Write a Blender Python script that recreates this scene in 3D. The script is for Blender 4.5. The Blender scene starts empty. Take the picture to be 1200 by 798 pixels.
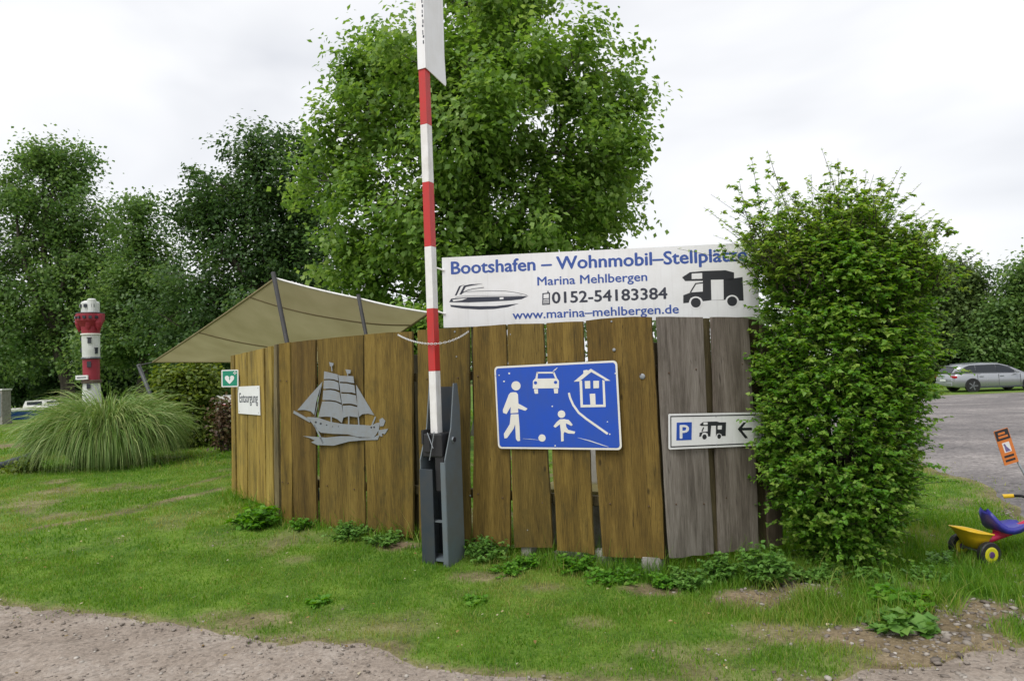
import bpy, bmesh, math, random
import numpy as np
from mathutils import Matrix, Vector, Euler

R = math.radians
rng = np.random.default_rng(11)
random.seed(11)
scene = bpy.context.scene
COL = scene.collection

# ------------------------------------------------------------------ camera
EYE = 1.70
PITCH, ROLL = 2.08, -2.2
FPX = 800.0                       # focal length for a 1200 px wide picture = 24 mm on 36 mm
cam_data = bpy.data.cameras.new('camera')
cam_data.lens = 24.0
cam_data.sensor_width = 36.0
cam_data.sensor_fit = 'HORIZONTAL'
cam_data.clip_end = 2000.0
cam = bpy.data.objects.new('camera', cam_data)
COL.objects.link(cam)
CAMR = Euler((R(90 + PITCH), 0, 0)).to_matrix() @ Matrix.Rotation(R(ROLL), 3, 'Z')
cam.matrix_world = Matrix.Translation((0, 0, EYE)) @ CAMR.to_4x4()
scene.camera = cam

# ------------------------------------------------------------------ sky, sun, exposure
SUN_EL, SUN_AZ = 58.0, -35.0      # high, behind thick cloud, a little to the left behind the camera
world = bpy.data.worlds.new('World')
scene.world = world
world.use_nodes = True
nt = world.node_tree
nt.nodes.clear()
out = nt.nodes.new('ShaderNodeOutputWorld')
bg = nt.nodes.new('ShaderNodeBackground')
bg.inputs['Strength'].default_value = 0.1
sky = nt.nodes.new('ShaderNodeTexSky')
sky.sky_type = 'NISHITA'
sky.sun_disc = False
sky.sun_elevation = R(SUN_EL)
sky.sun_rotation = R(180 - SUN_AZ)
tc = nt.nodes.new('ShaderNodeTexCoord')
mp = nt.nodes.new('ShaderNodeMapping')
mp.inputs['Scale'].default_value = (1.0, 1.0, 2.6)
nz = nt.nodes.new('ShaderNodeTexNoise')
nz.inputs['Scale'].default_value = 1.9
nz.inputs['Detail'].default_value = 4.0
nz.inputs['Roughness'].default_value = 0.45
nz.inputs['Distortion'].default_value = 0.35
rp = nt.nodes.new('ShaderNodeValToRGB')
rp.color_ramp.elements[0].position = 0.33
rp.color_ramp.elements[0].color = (4.45, 4.55, 4.8, 1)
rp.color_ramp.elements[1].position = 0.58
rp.color_ramp.elements[1].color = (6.0, 6.03, 6.12, 1)
mx = nt.nodes.new('ShaderNodeMix')
mx.data_type = 'RGBA'
mx.inputs[0].default_value = 0.95
nt.links.new(tc.outputs['Generated'], mp.inputs['Vector'])
nt.links.new(mp.outputs['Vector'], nz.inputs['Vector'])
nt.links.new(nz.outputs['Fac'], rp.inputs['Fac'])
nt.links.new(sky.outputs['Color'], mx.inputs[6])
nt.links.new(rp.outputs['Color'], mx.inputs[7])
nt.links.new(mx.outputs[2], bg.inputs['Color'])
nt.links.new(bg.outputs['Background'], out.inputs['Surface'])

sd = bpy.data.lights.new('sun', 'SUN')
sd.energy = 1.5
sd.angle = R(35)
sd.color = (1.0, 0.97, 0.92)
sun = bpy.data.objects.new('sun', sd)
COL.objects.link(sun)
sdir = Vector((math.sin(R(SUN_AZ)) * math.cos(R(SUN_EL)), -math.cos(R(SUN_AZ)) * math.cos(R(SUN_EL)), math.sin(R(SUN_EL))))
sun.rotation_euler = sdir.to_track_quat('Z', 'Y').to_euler()

vs = scene.view_settings
vs.view_transform = 'Standard'
vs.look = 'None'
vs.exposure = 0.85
vs.gamma = 1.0
vs.use_curve_mapping = False
scene.render.resolution_x = 1024
scene.render.resolution_y = 680
scene.cycles.max_bounces = 10
scene.cycles.diffuse_bounces = 7
scene.cycles.transmission_bounces = 8
scene.cycles.transparent_max_bounces = 8

# ------------------------------------------------------------------ survey helpers
def ray(px, py):
    return CAMR @ Vector(((px - 600) / FPX, -(py - 399) / FPX, -1.0))
def at(px, py, Y):
    d = ray(px, py); k = Y / d.y
    return Vector((d.x * k, Y, EYE + d.z * k))
def sstep(t):
    t = np.clip(t, 0, 1)
    return t * t * (3 - 2 * t)
def ground_z(x, y):
    x = np.asarray(x, float); y = np.asarray(y, float)
    z = 0.13 * sstep((y - 4.6) / 2.8) * sstep((0.9 - x) / 2.6)
    z = z - 0.60 * sstep((y - 8) / 30) * sstep((x - 3) / 10)
    return z
def on_ground(px, py):
    d = ray(px, py); z = 0.0
    for _ in range(6):
        k = (z - EYE) / d.z
        z = float(ground_z(d.x * k, d.y * k))
    return Vector((d.x * k, d.y * k, z))
def foot(px, Y):
    p = at(px, 430, Y)
    return Vector((p.x, Y, float(ground_z(p.x, Y))))

class Plane:
    """upright plane through two plan points; s runs along it, z up"""
    def __init__(self, a, b):
        self.a = Vector((a[0], a[1], 0)); self.u = Vector((b[0] - a[0], b[1] - a[1], 0)).normalized()
        self.n = Vector((self.u.y, -self.u.x, 0))            # towards the camera side
        self.rz = math.atan2(self.u.y, self.u.x)
    def hit(self, px, py):
        d = ray(px, py); o = Vector((0, 0, EYE))
        k = (self.a - o).dot(self.n) / d.dot(self.n)
        return o + d * k
    def sz(self, px, py):
        p = self.hit(px, py)
        return ((p - self.a).dot(self.u), p.z)
    def pt(self, s, z, off=0.0):
        p = self.a + self.u * s + self.n * off
        return Vector((p.x, p.y, z))

# ------------------------------------------------------------------ noise
def _hash(ix, iy, s):
    h = (ix.astype(np.int64) * 374761393 + iy.astype(np.int64) * 668265263 + s * 1442695041) & 0x7fffffff
    h = (h ^ (h >> 13)) * 1274126177 & 0x7fffffff
    h = h ^ (h >> 16)
    return (h & 0xffff) / 65535.0
def vnoise(x, y, s=0):
    x = np.asarray(x, float); y = np.asarray(y, float)
    ix = np.floor(x); iy = np.floor(y)
    fx = x - ix; fy = y - iy
    fx = fx * fx * (3 - 2 * fx); fy = fy * fy * (3 - 2 * fy)
    a = _hash(ix, iy, s); b = _hash(ix + 1, iy, s); c = _hash(ix, iy + 1, s); d = _hash(ix + 1, iy + 1, s)
    return (a * (1 - fx) + b * fx) * (1 - fy) + (c * (1 - fx) + d * fx) * fy
def fbm(x, y, s=0, o=4):
    v = 0; a = 0.5; t = 0
    for k in range(o):
        v = v + a * vnoise(x * 2 ** k, y * 2 ** k, s + k * 7); t += a; a *= 0.5
    return v / t

# ------------------------------------------------------------------ objects
def tag(o, label=None, cat=None, group=None, kind=None):
    if label: o['label'] = label
    if cat: o['category'] = cat
    if group: o['group'] = group
    if kind: o['kind'] = kind
    return o
def thing(name, label, cat, loc=(0, 0, 0), rz=0.0, group=None):
    o = bpy.data.objects.new(name, None)
    o.empty_display_size = 0.1
    COL.objects.link(o)
    o.location = loc; o.rotation_euler = (0, 0, rz)
    return tag(o, label, cat, group)
def link(name, me, mat=None, parent=None, loc=None, rot=None):
    o = bpy.data.objects.new(name, me)
    COL.objects.link(o)
    if mat is not None and not me.materials: me.materials.append(mat)
    if parent is not None: o.parent = parent
    if loc is not None: o.location = loc
    if rot is not None: o.rotation_euler = rot
    return o
def np_mesh(name, V, F, colors=None, smooth=False):
    """V (n,3) array, F list of (m,k) index arrays"""
    me = bpy.data.meshes.new(name)
    V = np.ascontiguousarray(V, dtype=np.float32)
    me.vertices.add(len(V)); me.vertices.foreach_set('co', V.ravel())
    if not isinstance(F, list): F = [F]
    loops = np.concatenate([f.ravel() for f in F]).astype(np.int32)
    starts = []; t = 0
    for f in F:
        m, k = f.shape
        starts.append(t + np.arange(m) * k); t += m * k
    starts = np.concatenate(starts).astype(np.int32)
    me.loops.add(len(loops)); me.loops.foreach_set('vertex_index', loops)
    me.polygons.add(len(starts)); me.polygons.foreach_set('loop_start', starts)
    if smooth:
        me.polygons.foreach_set('use_smooth', np.ones(len(starts), dtype=bool))
    me.update(calc_edges=True)
    if colors is not None:
        a = me.attributes.new('Col', 'FLOAT_COLOR', 'POINT')
        c = np.ones((len(V), 4), np.float32); c[:, :colors.shape[1]] = colors
        a.data.foreach_set('color', c.ravel())
    return me
def bm_mesh(name, bm, smooth=False, recalc=True):
    if recalc: bmesh.ops.recalc_face_normals(bm, faces=bm.faces)
    me = bpy.data.meshes.new(name); bm.to_mesh(me); bm.free()
    if smooth:
        for p in me.polygons: p.use_smooth = True
    return me
def box(bm, c, s, rot=None, bevel=0.0):
    M = Matrix.Translation(c) @ (rot.to_4x4() if rot is not None else Matrix.Identity(4)) @ Matrix.Diagonal((s[0], s[1], s[2], 1))
    r = bmesh.ops.create_cube(bm, size=1.0, matrix=M)
    if bevel:
        ed = list({e for v in r['verts'] for e in v.link_edges})
        bmesh.ops.bevel(bm, geom=ed, offset=bevel, segments=2, affect='EDGES', profile=0.6)
def tube(bm, pts, rad, n=8, cap=True):
    pts = [Vector(p) for p in pts]
    if not hasattr(rad, '__len__'): rad = [rad] * len(pts)
    rings = []
    for i, p in enumerate(pts):
        d = (pts[min(i + 1, len(pts) - 1)] - pts[max(i - 1, 0)]).normalized()
        up = Vector((0, 0, 1)) if abs(d.z) < 0.95 else Vector((1, 0, 0))
        a = d.cross(up).normalized(); b = d.cross(a).normalized()
        rings.append([bm.verts.new(p + (a * math.cos(t) + b * math.sin(t)) * rad[i]) for t in [2 * math.pi * k / n for k in range(n)]])
    for r0, r1 in zip(rings, rings[1:]):
        for k in range(n):
            bm.faces.new((r0[k], r0[(k + 1) % n], r1[(k + 1) % n], r1[k]))
    if cap:
        bm.faces.new(rings[0][::-1]); bm.faces.new(rings[-1])
def lathe(bm, prof, n=24, c=(0, 0, 0), axis='Z', sx=1.0, sy=1.0):
    rings = []
    for r, z in prof:
        ring = []
        for k in range(n):
            t = 2 * math.pi * k / n
            if axis == 'Z': p = (c[0] + r * sx * math.cos(t), c[1] + r * sy * math.sin(t), c[2] + z)
            elif axis == 'Y': p = (c[0] + r * math.cos(t), c[1] + z, c[2] + r * math.sin(t))
            else: p = (c[0] + z, c[1] + r * math.cos(t), c[2] + r * math.sin(t))
            ring.append(bm.verts.new(p))
        rings.append(ring)
    for r0, r1 in zip(rings, rings[1:]):
        for k in range(n):
            bm.faces.new((r0[k], r0[(k + 1) % n], r1[(k + 1) % n], r1[k]))
    bm.faces.new(rings[0]); bm.faces.new(rings[-1][::-1])
def prism(bm, poly, y0, th):
    """polygon in (x, z), from y = -y0 (back) to -(y0+th) (front)"""
    b = [bm.verts.new((x, -y0, z)) for x, z in poly]
    f = [bm.verts.new((x, -y0 - th, z)) for x, z in poly]
    n = len(poly)
    fb = bm.faces.new(b); ff = bm.faces.new(f[::-1])
    for k in range(n):
        bm.faces.new((b[k], f[k], f[(k + 1) % n], b[(k + 1) % n]))
    fb.normal_update(); ff.normal_update()
    bmesh.ops.triangulate(bm, faces=[fb, ff])
SINGLES = {'scratch_mark', 'rivet', 'screw', 'mast', 'porthole', 'pennant', 'stern_ornament', 'bowsprit', 'headlight_symbol', 'wheel_symbol', 'porthole_symbol', 'door_symbol'}
def flat(name, polys, mat, parent, y0, th):
    if name in SINGLES and len(polys) > 1:
        for p in polys: flat(name, [p], mat, parent, y0, th)
        return
    bm = bmesh.new()
    for p in polys: prism(bm, p, y0, th)
    return link(name, bm_mesh(name, bm), mat, parent)
def disc(cx, cz, r, n=24, rz=None):
    return [(cx + r * math.cos(2 * math.pi * k / n), cz + (rz or r) * math.sin(2 * math.pi * k / n)) for k in range(n)]
def ringpoly(cx, cz, r0, r1, n=24):
    """two half rings (no holes)"""
    res = []
    for h in (0, 1):
        a = [math.pi * (h + k / (n // 2)) for k in range(n // 2 + 1)]
        res.append([(cx + r1 * math.cos(t), cz + r1 * math.sin(t)) for t in a] + [(cx + r0 * math.cos(t), cz + r0 * math.sin(t)) for t in a[::-1]])
    return res
def rect(x0, z0, x1, z1):
    return [(x0, z0), (x1, z0), (x1, z1), (x0, z1)]
def rrect(x0, z0, x1, z1, r, n=5):
    p = []
    for cx, cz, a0 in ((x1 - r, z0 + r, -90), (x1 - r, z1 - r, 0), (x0 + r, z1 - r, 90), (x0 + r, z0 + r, 180)):
        for k in range(n + 1):
            t = R(a0 + 90 * k / n); p.append((cx + r * math.cos(t), cz + r * math.sin(t)))
    return p
def frame_polys(x0, z0, x1, z1, w):
    return [rect(x0, z0, x1, z0 + w), rect(x0, z1 - w, x1, z1), rect(x0, z0 + w, x0 + w, z1 - w), rect(x1 - w, z0 + w, x1, z1 - w)]
def strip(pts, w):
    """polyline thickened to one polygon"""
    L = []; Rr = []
    for i, p in enumerate(pts):
        a = pts[max(i - 1, 0)]; b = pts[min(i + 1, len(pts) - 1)]
        dx, dz = b[0] - a[0], b[1] - a[1]; l = math.hypot(dx, dz) or 1
        ww = w[i] if hasattr(w, '__len__') else w
        L.append((p[0] - dz / l * ww / 2, p[1] + dx / l * ww / 2)); Rr.append((p[0] + dz / l * ww / 2, p[1] - dx / l * ww / 2))
    return L + Rr[::-1]
def lettering(name, text, x0, x1, zbase, cap, mat, parent, y0=0.0, th=0.0015, bold=0.0):
    """raised text; heavier strokes come from thin layers shifted sideways, each a hair above the last"""
    cu = bpy.data.curves.new('lettering', 'FONT')
    cu.body = text; cu.size = 1.0; cu.resolution_u = 3
    to = bpy.data.objects.new('lettering', cu); COL.objects.link(to)
    dg = bpy.context.evaluated_depsgraph_get(); dg.update()
    me = bpy.data.meshes.new_from_object(to.evaluated_get(dg))
    bpy.data.objects.remove(to); bpy.data.curves.remove(cu)
    n = len(me.vertices); v = np.zeros(n * 3, np.float32); me.vertices.foreach_get('co', v); v = v.reshape(-1, 3)
    mnx, mxx = v[:, 0].min(), v[:, 0].max()
    sh = bold * cap
    bm = bmesh.new()
    layers = ((0, 0),) if not bold else ((0, 0), (-sh, 0), (sh, 0), (0, -sh * .7), (0, sh * .7))
    for k, (dx, dz) in enumerate(layers):
        b2 = bmesh.new(); b2.from_mesh(me)
        for q in b2.verts:
            x, y = q.co.x, q.co.y
            q.co = Vector((x0 + (x - mnx) / (mxx - mnx) * (x1 - x0) + dx, -y0 - th - k * .0002, zbase + y / 0.729 * cap + dz))
        r = bmesh.ops.extrude_face_region(b2, geom=list(b2.faces))
        for q in r['geom']:
            if isinstance(q, bmesh.types.BMVert): q.co.y = -y0 + .0004 - k * .00005
        bmesh.ops.recalc_face_normals(b2, faces=b2.faces)
        tmp = bpy.data.meshes.new('layer'); b2.to_mesh(tmp); b2.free(); bm.from_mesh(tmp); bpy.data.meshes.remove(tmp)
    bpy.data.meshes.remove(me)
    return link(name, bm_mesh(name, bm, recalc=False), mat, parent)
def homography(src, dst):
    A = []; B = []
    for (x, y), (u, v) in zip(src, dst):
        A.append([x, y, 1, 0, 0, 0, -u * x, -u * y]); B.append(u)
        A.append([0, 0, 0, x, y, 1, -v * x, -v * y]); B.append(v)
    h = np.linalg.solve(np.array(A, float), np.array(B, float))
    def f(x, y):
        w = h[6] * x + h[7] * y + 1
        return ((h[0] * x + h[1] * y + h[2]) / w, (h[3] * x + h[4] * y + h[5]) / w)
    return f

def part(name, fn, mat, parent, smooth=False):
    bm = bmesh.new(); fn(bm); return link(name, bm_mesh(name, bm, smooth=smooth), mat, parent)

# ------------------------------------------------------------------ materials
def new_mat(name):
    m = bpy.data.materials.new(name); m.use_nodes = True
    nt = m.node_tree; b = nt.nodes['Principled BSDF']
    return m, nt, b
def node(nt, t, **kw):
    n = nt.nodes.new(t)
    for k, v in kw.items():
        if k in n.inputs: n.inputs[k].default_value = v
        else: setattr(n, k, v)
    return n
def paint(name, col, rough=0.5, metal=0.0, var=0.12, scale=6.0, bump=0.02, dirt=None, dirt_amt=0.35, coat=0.0, streak=0.0):
    """plain coloured surface with mottled wear"""
    m, nt, b = new_mat(name)
    tcn = node(nt, 'ShaderNodeTexCoord')
    n1 = node(nt, 'ShaderNodeTexNoise', Scale=scale, Detail=6.0, Roughness=0.65)
    nt.links.new(tcn.outputs['Object'], n1.inputs['Vector'])
    r = node(nt, 'ShaderNodeValToRGB')
    d = dirt or tuple(c * (1 - var * 2) for c in col)
    r.color_ramp.elements[0].position = 0.30
    r.color_ramp.elements[0].color = (*[col[i] * (1 - dirt_amt) + d[i] * dirt_amt for i in range(3)], 1)
    r.color_ramp.elements[1].position = 0.62
    r.color_ramp.elements[1].color = (*col, 1)
    nt.links.new(n1.outputs['Fac'], r.inputs['Fac'])
    if streak:
        # rain-run grime: tall thin smears that start and stop at random
        q = node(nt, 'ShaderNodeMapping'); q.inputs['Scale'].default_value = (38, 38, 2.2)
        n3 = node(nt, 'ShaderNodeTexNoise', Scale=1.0, Detail=5.0, Roughness=0.6)
        nt.links.new(tcn.outputs['Object'], q.inputs['Vector']); nt.links.new(q.outputs['Vector'], n3.inputs['Vector'])
        mr3 = node(nt, 'ShaderNodeMapRange'); mr3.inputs['From Min'].default_value = 0.52; mr3.inputs['From Max'].default_value = 0.80; mr3.inputs['To Max'].default_value = streak
        nt.links.new(n3.outputs['Fac'], mr3.inputs['Value'])
        mx3 = node(nt, 'ShaderNodeMix'); mx3.data_type = 'RGBA'; mx3.inputs[7].default_value = (*[c * .45 + .04 for c in d], 1)
        nt.links.new(mr3.outputs['Result'], mx3.inputs[0]); nt.links.new(r.outputs['Color'], mx3.inputs[6]); nt.links.new(mx3.outputs[2], b.inputs['Base Color'])
    else:
        nt.links.new(r.outputs['Color'], b.inputs['Base Color'])
    rr = node(nt, 'ShaderNodeMapRange')
    rr.inputs['To Min'].default_value = min(1, rough + 0.15); rr.inputs['To Max'].default_value = max(0.05, rough - 0.1)
    nt.links.new(n1.outputs['Fac'], rr.inputs['Value']); nt.links.new(rr.outputs['Result'], b.inputs['Roughness'])
    b.inputs['Metallic'].default_value = metal
    b.inputs['Coat Weight'].default_value = coat
    if bump:
        n2 = node(nt, 'ShaderNodeTexNoise', Scale=scale * 9, Detail=4.0)
        nt.links.new(tcn.outputs['Object'], n2.inputs['Vector'])
        bp = node(nt, 'ShaderNodeBump', Strength=bump * 10, Distance=0.004)
        nt.links.new(n2.outputs['Fac'], bp.inputs['Height']); nt.links.new(bp.outputs['Normal'], b.inputs['Normal'])
    return m
def leaf_mat(name, c0, c1, c2, trans=0.3, rough=0.45):
    """colour picked per leaf from the mesh attribute Col.r; translucent"""
    m, nt, b = new_mat(name)
    a = node(nt, 'ShaderNodeAttribute'); a.attribute_name = 'Col'
    sx = node(nt, 'ShaderNodeSeparateColor')
    nt.links.new(a.outputs['Color'], sx.inputs['Color'])
    r = node(nt, 'ShaderNodeValToRGB')
    e = r.color_ramp.elements
    e[0].position = 0.0; e[0].color = (*c0, 1)
    e[1].position = 1.0; e[1].color = (*c2, 1)
    k = e.new(0.5); k.color = (*c1, 1)
    nt.links.new(sx.outputs['Red'], r.inputs['Fac'])
    nt.links.new(r.outputs['Color'], b.inputs['Base Color'])
    b.inputs['Roughness'].default_value = rough
    b.inputs['Specular IOR Level'].default_value = 0.35
    t = node(nt, 'ShaderNodeBsdfTranslucent')
    hs = node(nt, 'ShaderNodeHueSaturation', Hue=0.485, Saturation=1.1, Value=1.25)
    nt.links.new(r.outputs['Color'], hs.inputs['Color']); nt.links.new(hs.outputs['Color'], t.inputs['Color'])
    ms = node(nt, 'ShaderNodeMixShader'); ms.inputs['Fac'].default_value = trans
    o = nt.nodes['Material Output']
    nt.links.new(b.outputs['BSDF'], ms.inputs[1]); nt.links.new(t.outputs['BSDF'], ms.inputs[2]); nt.links.new(ms.outputs['Shader'], o.inputs['Surface'])
    return m
def wood_mat(name, dark, mid, light, ring=1.0, stain=(0.03, 0.03, 0.012), rough=0.75):
    """rough sawn plank: grain runs along local Z, varied by object"""
    m, nt, b = new_mat(name)
    tcn = node(nt, 'ShaderNodeTexCoord'); oi = node(nt, 'ShaderNodeObjectInfo')
    off = node(nt, 'ShaderNodeVectorMath', operation='SCALE'); off.inputs[0].default_value = (31.0, 7.0, 17.0)
    nt.links.new(oi.outputs['Random'], off.inputs['Scale'])
    add = node(nt, 'ShaderNodeVectorMath', operation='ADD')
    nt.links.new(tcn.outputs['Object'], add.inputs[0]); nt.links.new(off.outputs['Vector'], add.inputs[1])
    def stretched(s):
        q = node(nt, 'ShaderNodeMapping'); q.inputs['Scale'].default_value = s
        nt.links.new(add.outputs['Vector'], q.inputs['Vector']); return q
    # cathedral figure
    mc = stretched((9.0, 9.0, 0.75))
    wv = node(nt, 'ShaderNodeTexNoise', Scale=1.0, Detail=2.0, Distortion=0.4)
    nt.links.new(mc.outputs['Vector'], wv.inputs['Vector'])
    ml = node(nt, 'ShaderNodeMath', operation='MULTIPLY'); ml.inputs[1].default_value = 16.0 * ring
    nt.links.new(wv.outputs['Fac'], ml.inputs[0])
    sn = node(nt, 'ShaderNodeMath', operation='SINE'); nt.links.new(ml.outputs[0], sn.inputs[0])
    # fine fibre
    mf = stretched((230.0, 230.0, 6.0))
    fb = node(nt, 'ShaderNodeTexNoise', Scale=1.0, Detail=4.0, Roughness=0.7)
    nt.links.new(mf.outputs['Vector'], fb.inputs['Vector'])
    # broad weathering bands
    mb = stretched((7.0, 7.0, 1.1))
    bd = node(nt, 'ShaderNodeTexNoise', Scale=1.0, Detail=5.0, Roughness=0.6)
    nt.links.new(mb.outputs['Vector'], bd.inputs['Vector'])
    m1 = node(nt, 'ShaderNodeMath', operation='MULTIPLY_ADD'); m1.inputs[1].default_value = 0.075; 
    nt.links.new(sn.outputs[0], m1.inputs[0]); nt.links.new(fb.outputs['Fac'], m1.inputs[2])
    m2 = node(nt, 'ShaderNodeMath', operation='MULTIPLY_ADD'); m2.inputs[1].default_value = 0.75
    nt.links.new(bd.outputs['Fac'], m2.inputs[0]); nt.links.new(m1.outputs[0], m2.inputs[2])
    r = node(nt, 'ShaderNodeValToRGB'); e = r.color_ramp.elements
    e[0].position = 0.62; e[0].color = (*dark, 1); e[1].position = 1.14; e[1].color = (*light, 1)
    mr = node(nt, 'ShaderNodeMapRange'); mr.inputs['From Min'].default_value = 0.55; mr.inputs['From Max'].default_value = 1.2
    nt.links.new(m2.outputs[0], mr.inputs['Value'])
    e[0].position = 0.08; e[1].position = 0.92
    k = e.new(0.48); k.color = (*mid, 1)
    nt.links.new(mr.outputs['Result'], r.inputs['Fac'])
    # blotchy algae / damp stains with shapes of their own
    ms_ = stretched((5.0, 5.0, 2.2))
    st = node(nt, 'ShaderNodeTexNoise', Scale=1.0, Detail=6.0, Roughness=0.7)
    nt.links.new(ms_.outputs['Vector'], st.inputs['Vector'])
    sr = node(nt, 'ShaderNodeMapRange'); sr.inputs['From Min'].default_value = 0.54; sr.inputs['From Max'].default_value = 0.74; sr.inputs['To Max'].default_value = 0.6
    nt.links.new(st.outputs['Fac'], sr.inputs['Value'])
    mxs = node(nt, 'ShaderNodeMix'); mxs.data_type = 'RGBA'; mxs.inputs[7].default_value = (*stain, 1)
    nt.links.new(sr.outputs['Result'], mxs.inputs[0]); nt.links.new(r.outputs['Color'], mxs.inputs[6])
    # knots
    mk = stretched((6.0, 6.0, 2.4))
    vo = node(nt, 'ShaderNodeTexVoronoi', Scale=1.0)
    nt.links.new(mk.outputs['Vector'], vo.inputs['Vector'])
    kr = node(nt, 'ShaderNodeMapRange'); kr.inputs['From Min'].default_value = 0.09; kr.inputs['From Max'].default_value = 0.04; kr.inputs['To Max'].default_value = 0.75
    nt.links.new(vo.outputs['Distance'], kr.inputs['Value'])
    mk2 = node(nt, 'ShaderNodeMix'); mk2.data_type = 'RGBA'; mk2.inputs[7].default_value = (*[c * 0.45 for c in dark], 1)
    nt.links.new(kr.outputs['Result'], mk2.inputs[0]); nt.links.new(mxs.outputs[2], mk2.inputs[6])
    # drying cracks: hair lines along the grain
    mcr = stretched((46.0, 46.0, 1.0))
    crn = node(nt, 'ShaderNodeTexNoise', Scale=1.0, Detail=2.0, Distortion=0.2)
    nt.links.new(mcr.outputs['Vector'], crn.inputs['Vector'])
    cd = node(nt, 'ShaderNodeMath', operation='SUBTRACT'); cd.inputs[1].default_value = 0.5; nt.links.new(crn.outputs['Fac'], cd.inputs[0])
    ca_ = node(nt, 'ShaderNodeMath', operation='ABSOLUTE'); nt.links.new(cd.outputs[0], ca_.inputs[0])
    crr = node(nt, 'ShaderNodeMapRange'); crr.inputs['From Min'].default_value = 0.012; crr.inputs['From Max'].default_value = 0.004; crr.inputs['To Max'].default_value = 0.7
    nt.links.new(ca_.outputs[0], crr.inputs['Value'])
    mcx = node(nt, 'ShaderNodeMix'); mcx.data_type = 'RGBA'; mcx.inputs[7].default_value = (*[c * 0.4 for c in dark], 1)
    gate = node(nt, 'ShaderNodeMath', operation='MULTIPLY'); gt = node(nt, 'ShaderNodeMapRange'); gt.inputs['From Min'].default_value = .48; gt.inputs['From Max'].default_value = .6
    nt.links.new(bd.outputs['Fac'], gt.inputs['Value']); nt.links.new(gt.outputs['Result'], gate.inputs[0]); nt.links.new(crr.outputs['Result'], gate.inputs[1])
    nt.links.new(gate.outputs[0], mcx.inputs[0]); nt.links.new(mk2.outputs[2], mcx.inputs[6])
    mk2 = mcx
    # per plank tint
    tint = node(nt, 'ShaderNodeMix'); tint.data_type = 'RGBA'; tint.blend_type = 'MULTIPLY'; tint.inputs[0].default_value = 1.0
    nt.links.new(mk2.outputs[2], tint.inputs[6]); nt.links.new(oi.outputs['Color'], tint.inputs[7])
    nt.links.new(tint.outputs[2], b.inputs['Base Color'])
    b.inputs['Roughness'].default_value = rough
    b.inputs['Specular IOR Level'].default_value = 0.3
    bp = node(nt, 'ShaderNodeBump', Strength=0.55, Distance=0.004)
    nt.links.new(m1.outputs[0], bp.inputs['Height']); nt.links.new(bp.outputs['Normal'], b.inputs['Normal'])
    return m
def bark_mat(name, c0, c1):
    m, nt, b = new_mat(name)
    tcn = node(nt, 'ShaderNodeTexCoord'); q = node(nt, 'ShaderNodeMapping'); q.inputs['Scale'].default_value = (9, 9, 2)
    n1 = node(nt, 'ShaderNodeTexNoise', Scale=1.0, Detail=6.0, Roughness=0.7)
    nt.links.new(tcn.outputs['Object'], q.inputs['Vector']); nt.links.new(q.outputs['Vector'], n1.inputs['Vector'])
    r = node(nt, 'ShaderNodeValToRGB'); r.color_ramp.elements[0].color = (*c0, 1); r.color_ramp.elements[1].color = (*c1, 1)
    r.color_ramp.elements[0].position = .35; r.color_ramp.elements[1].position = .68
    nt.links.new(n1.outputs['Fac'], r.inputs['Fac']); nt.links.new(r.outputs['Color'], b.inputs['Base Color'])
    b.inputs['Roughness'].default_value = 0.9
    bp = node(nt, 'ShaderNodeBump', Strength=0.8, Distance=0.03)
    nt.links.new(n1.outputs['Fac'], bp.inputs['Height']); nt.links.new(bp.outputs['Normal'], b.inputs['Normal'])
    return m
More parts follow.
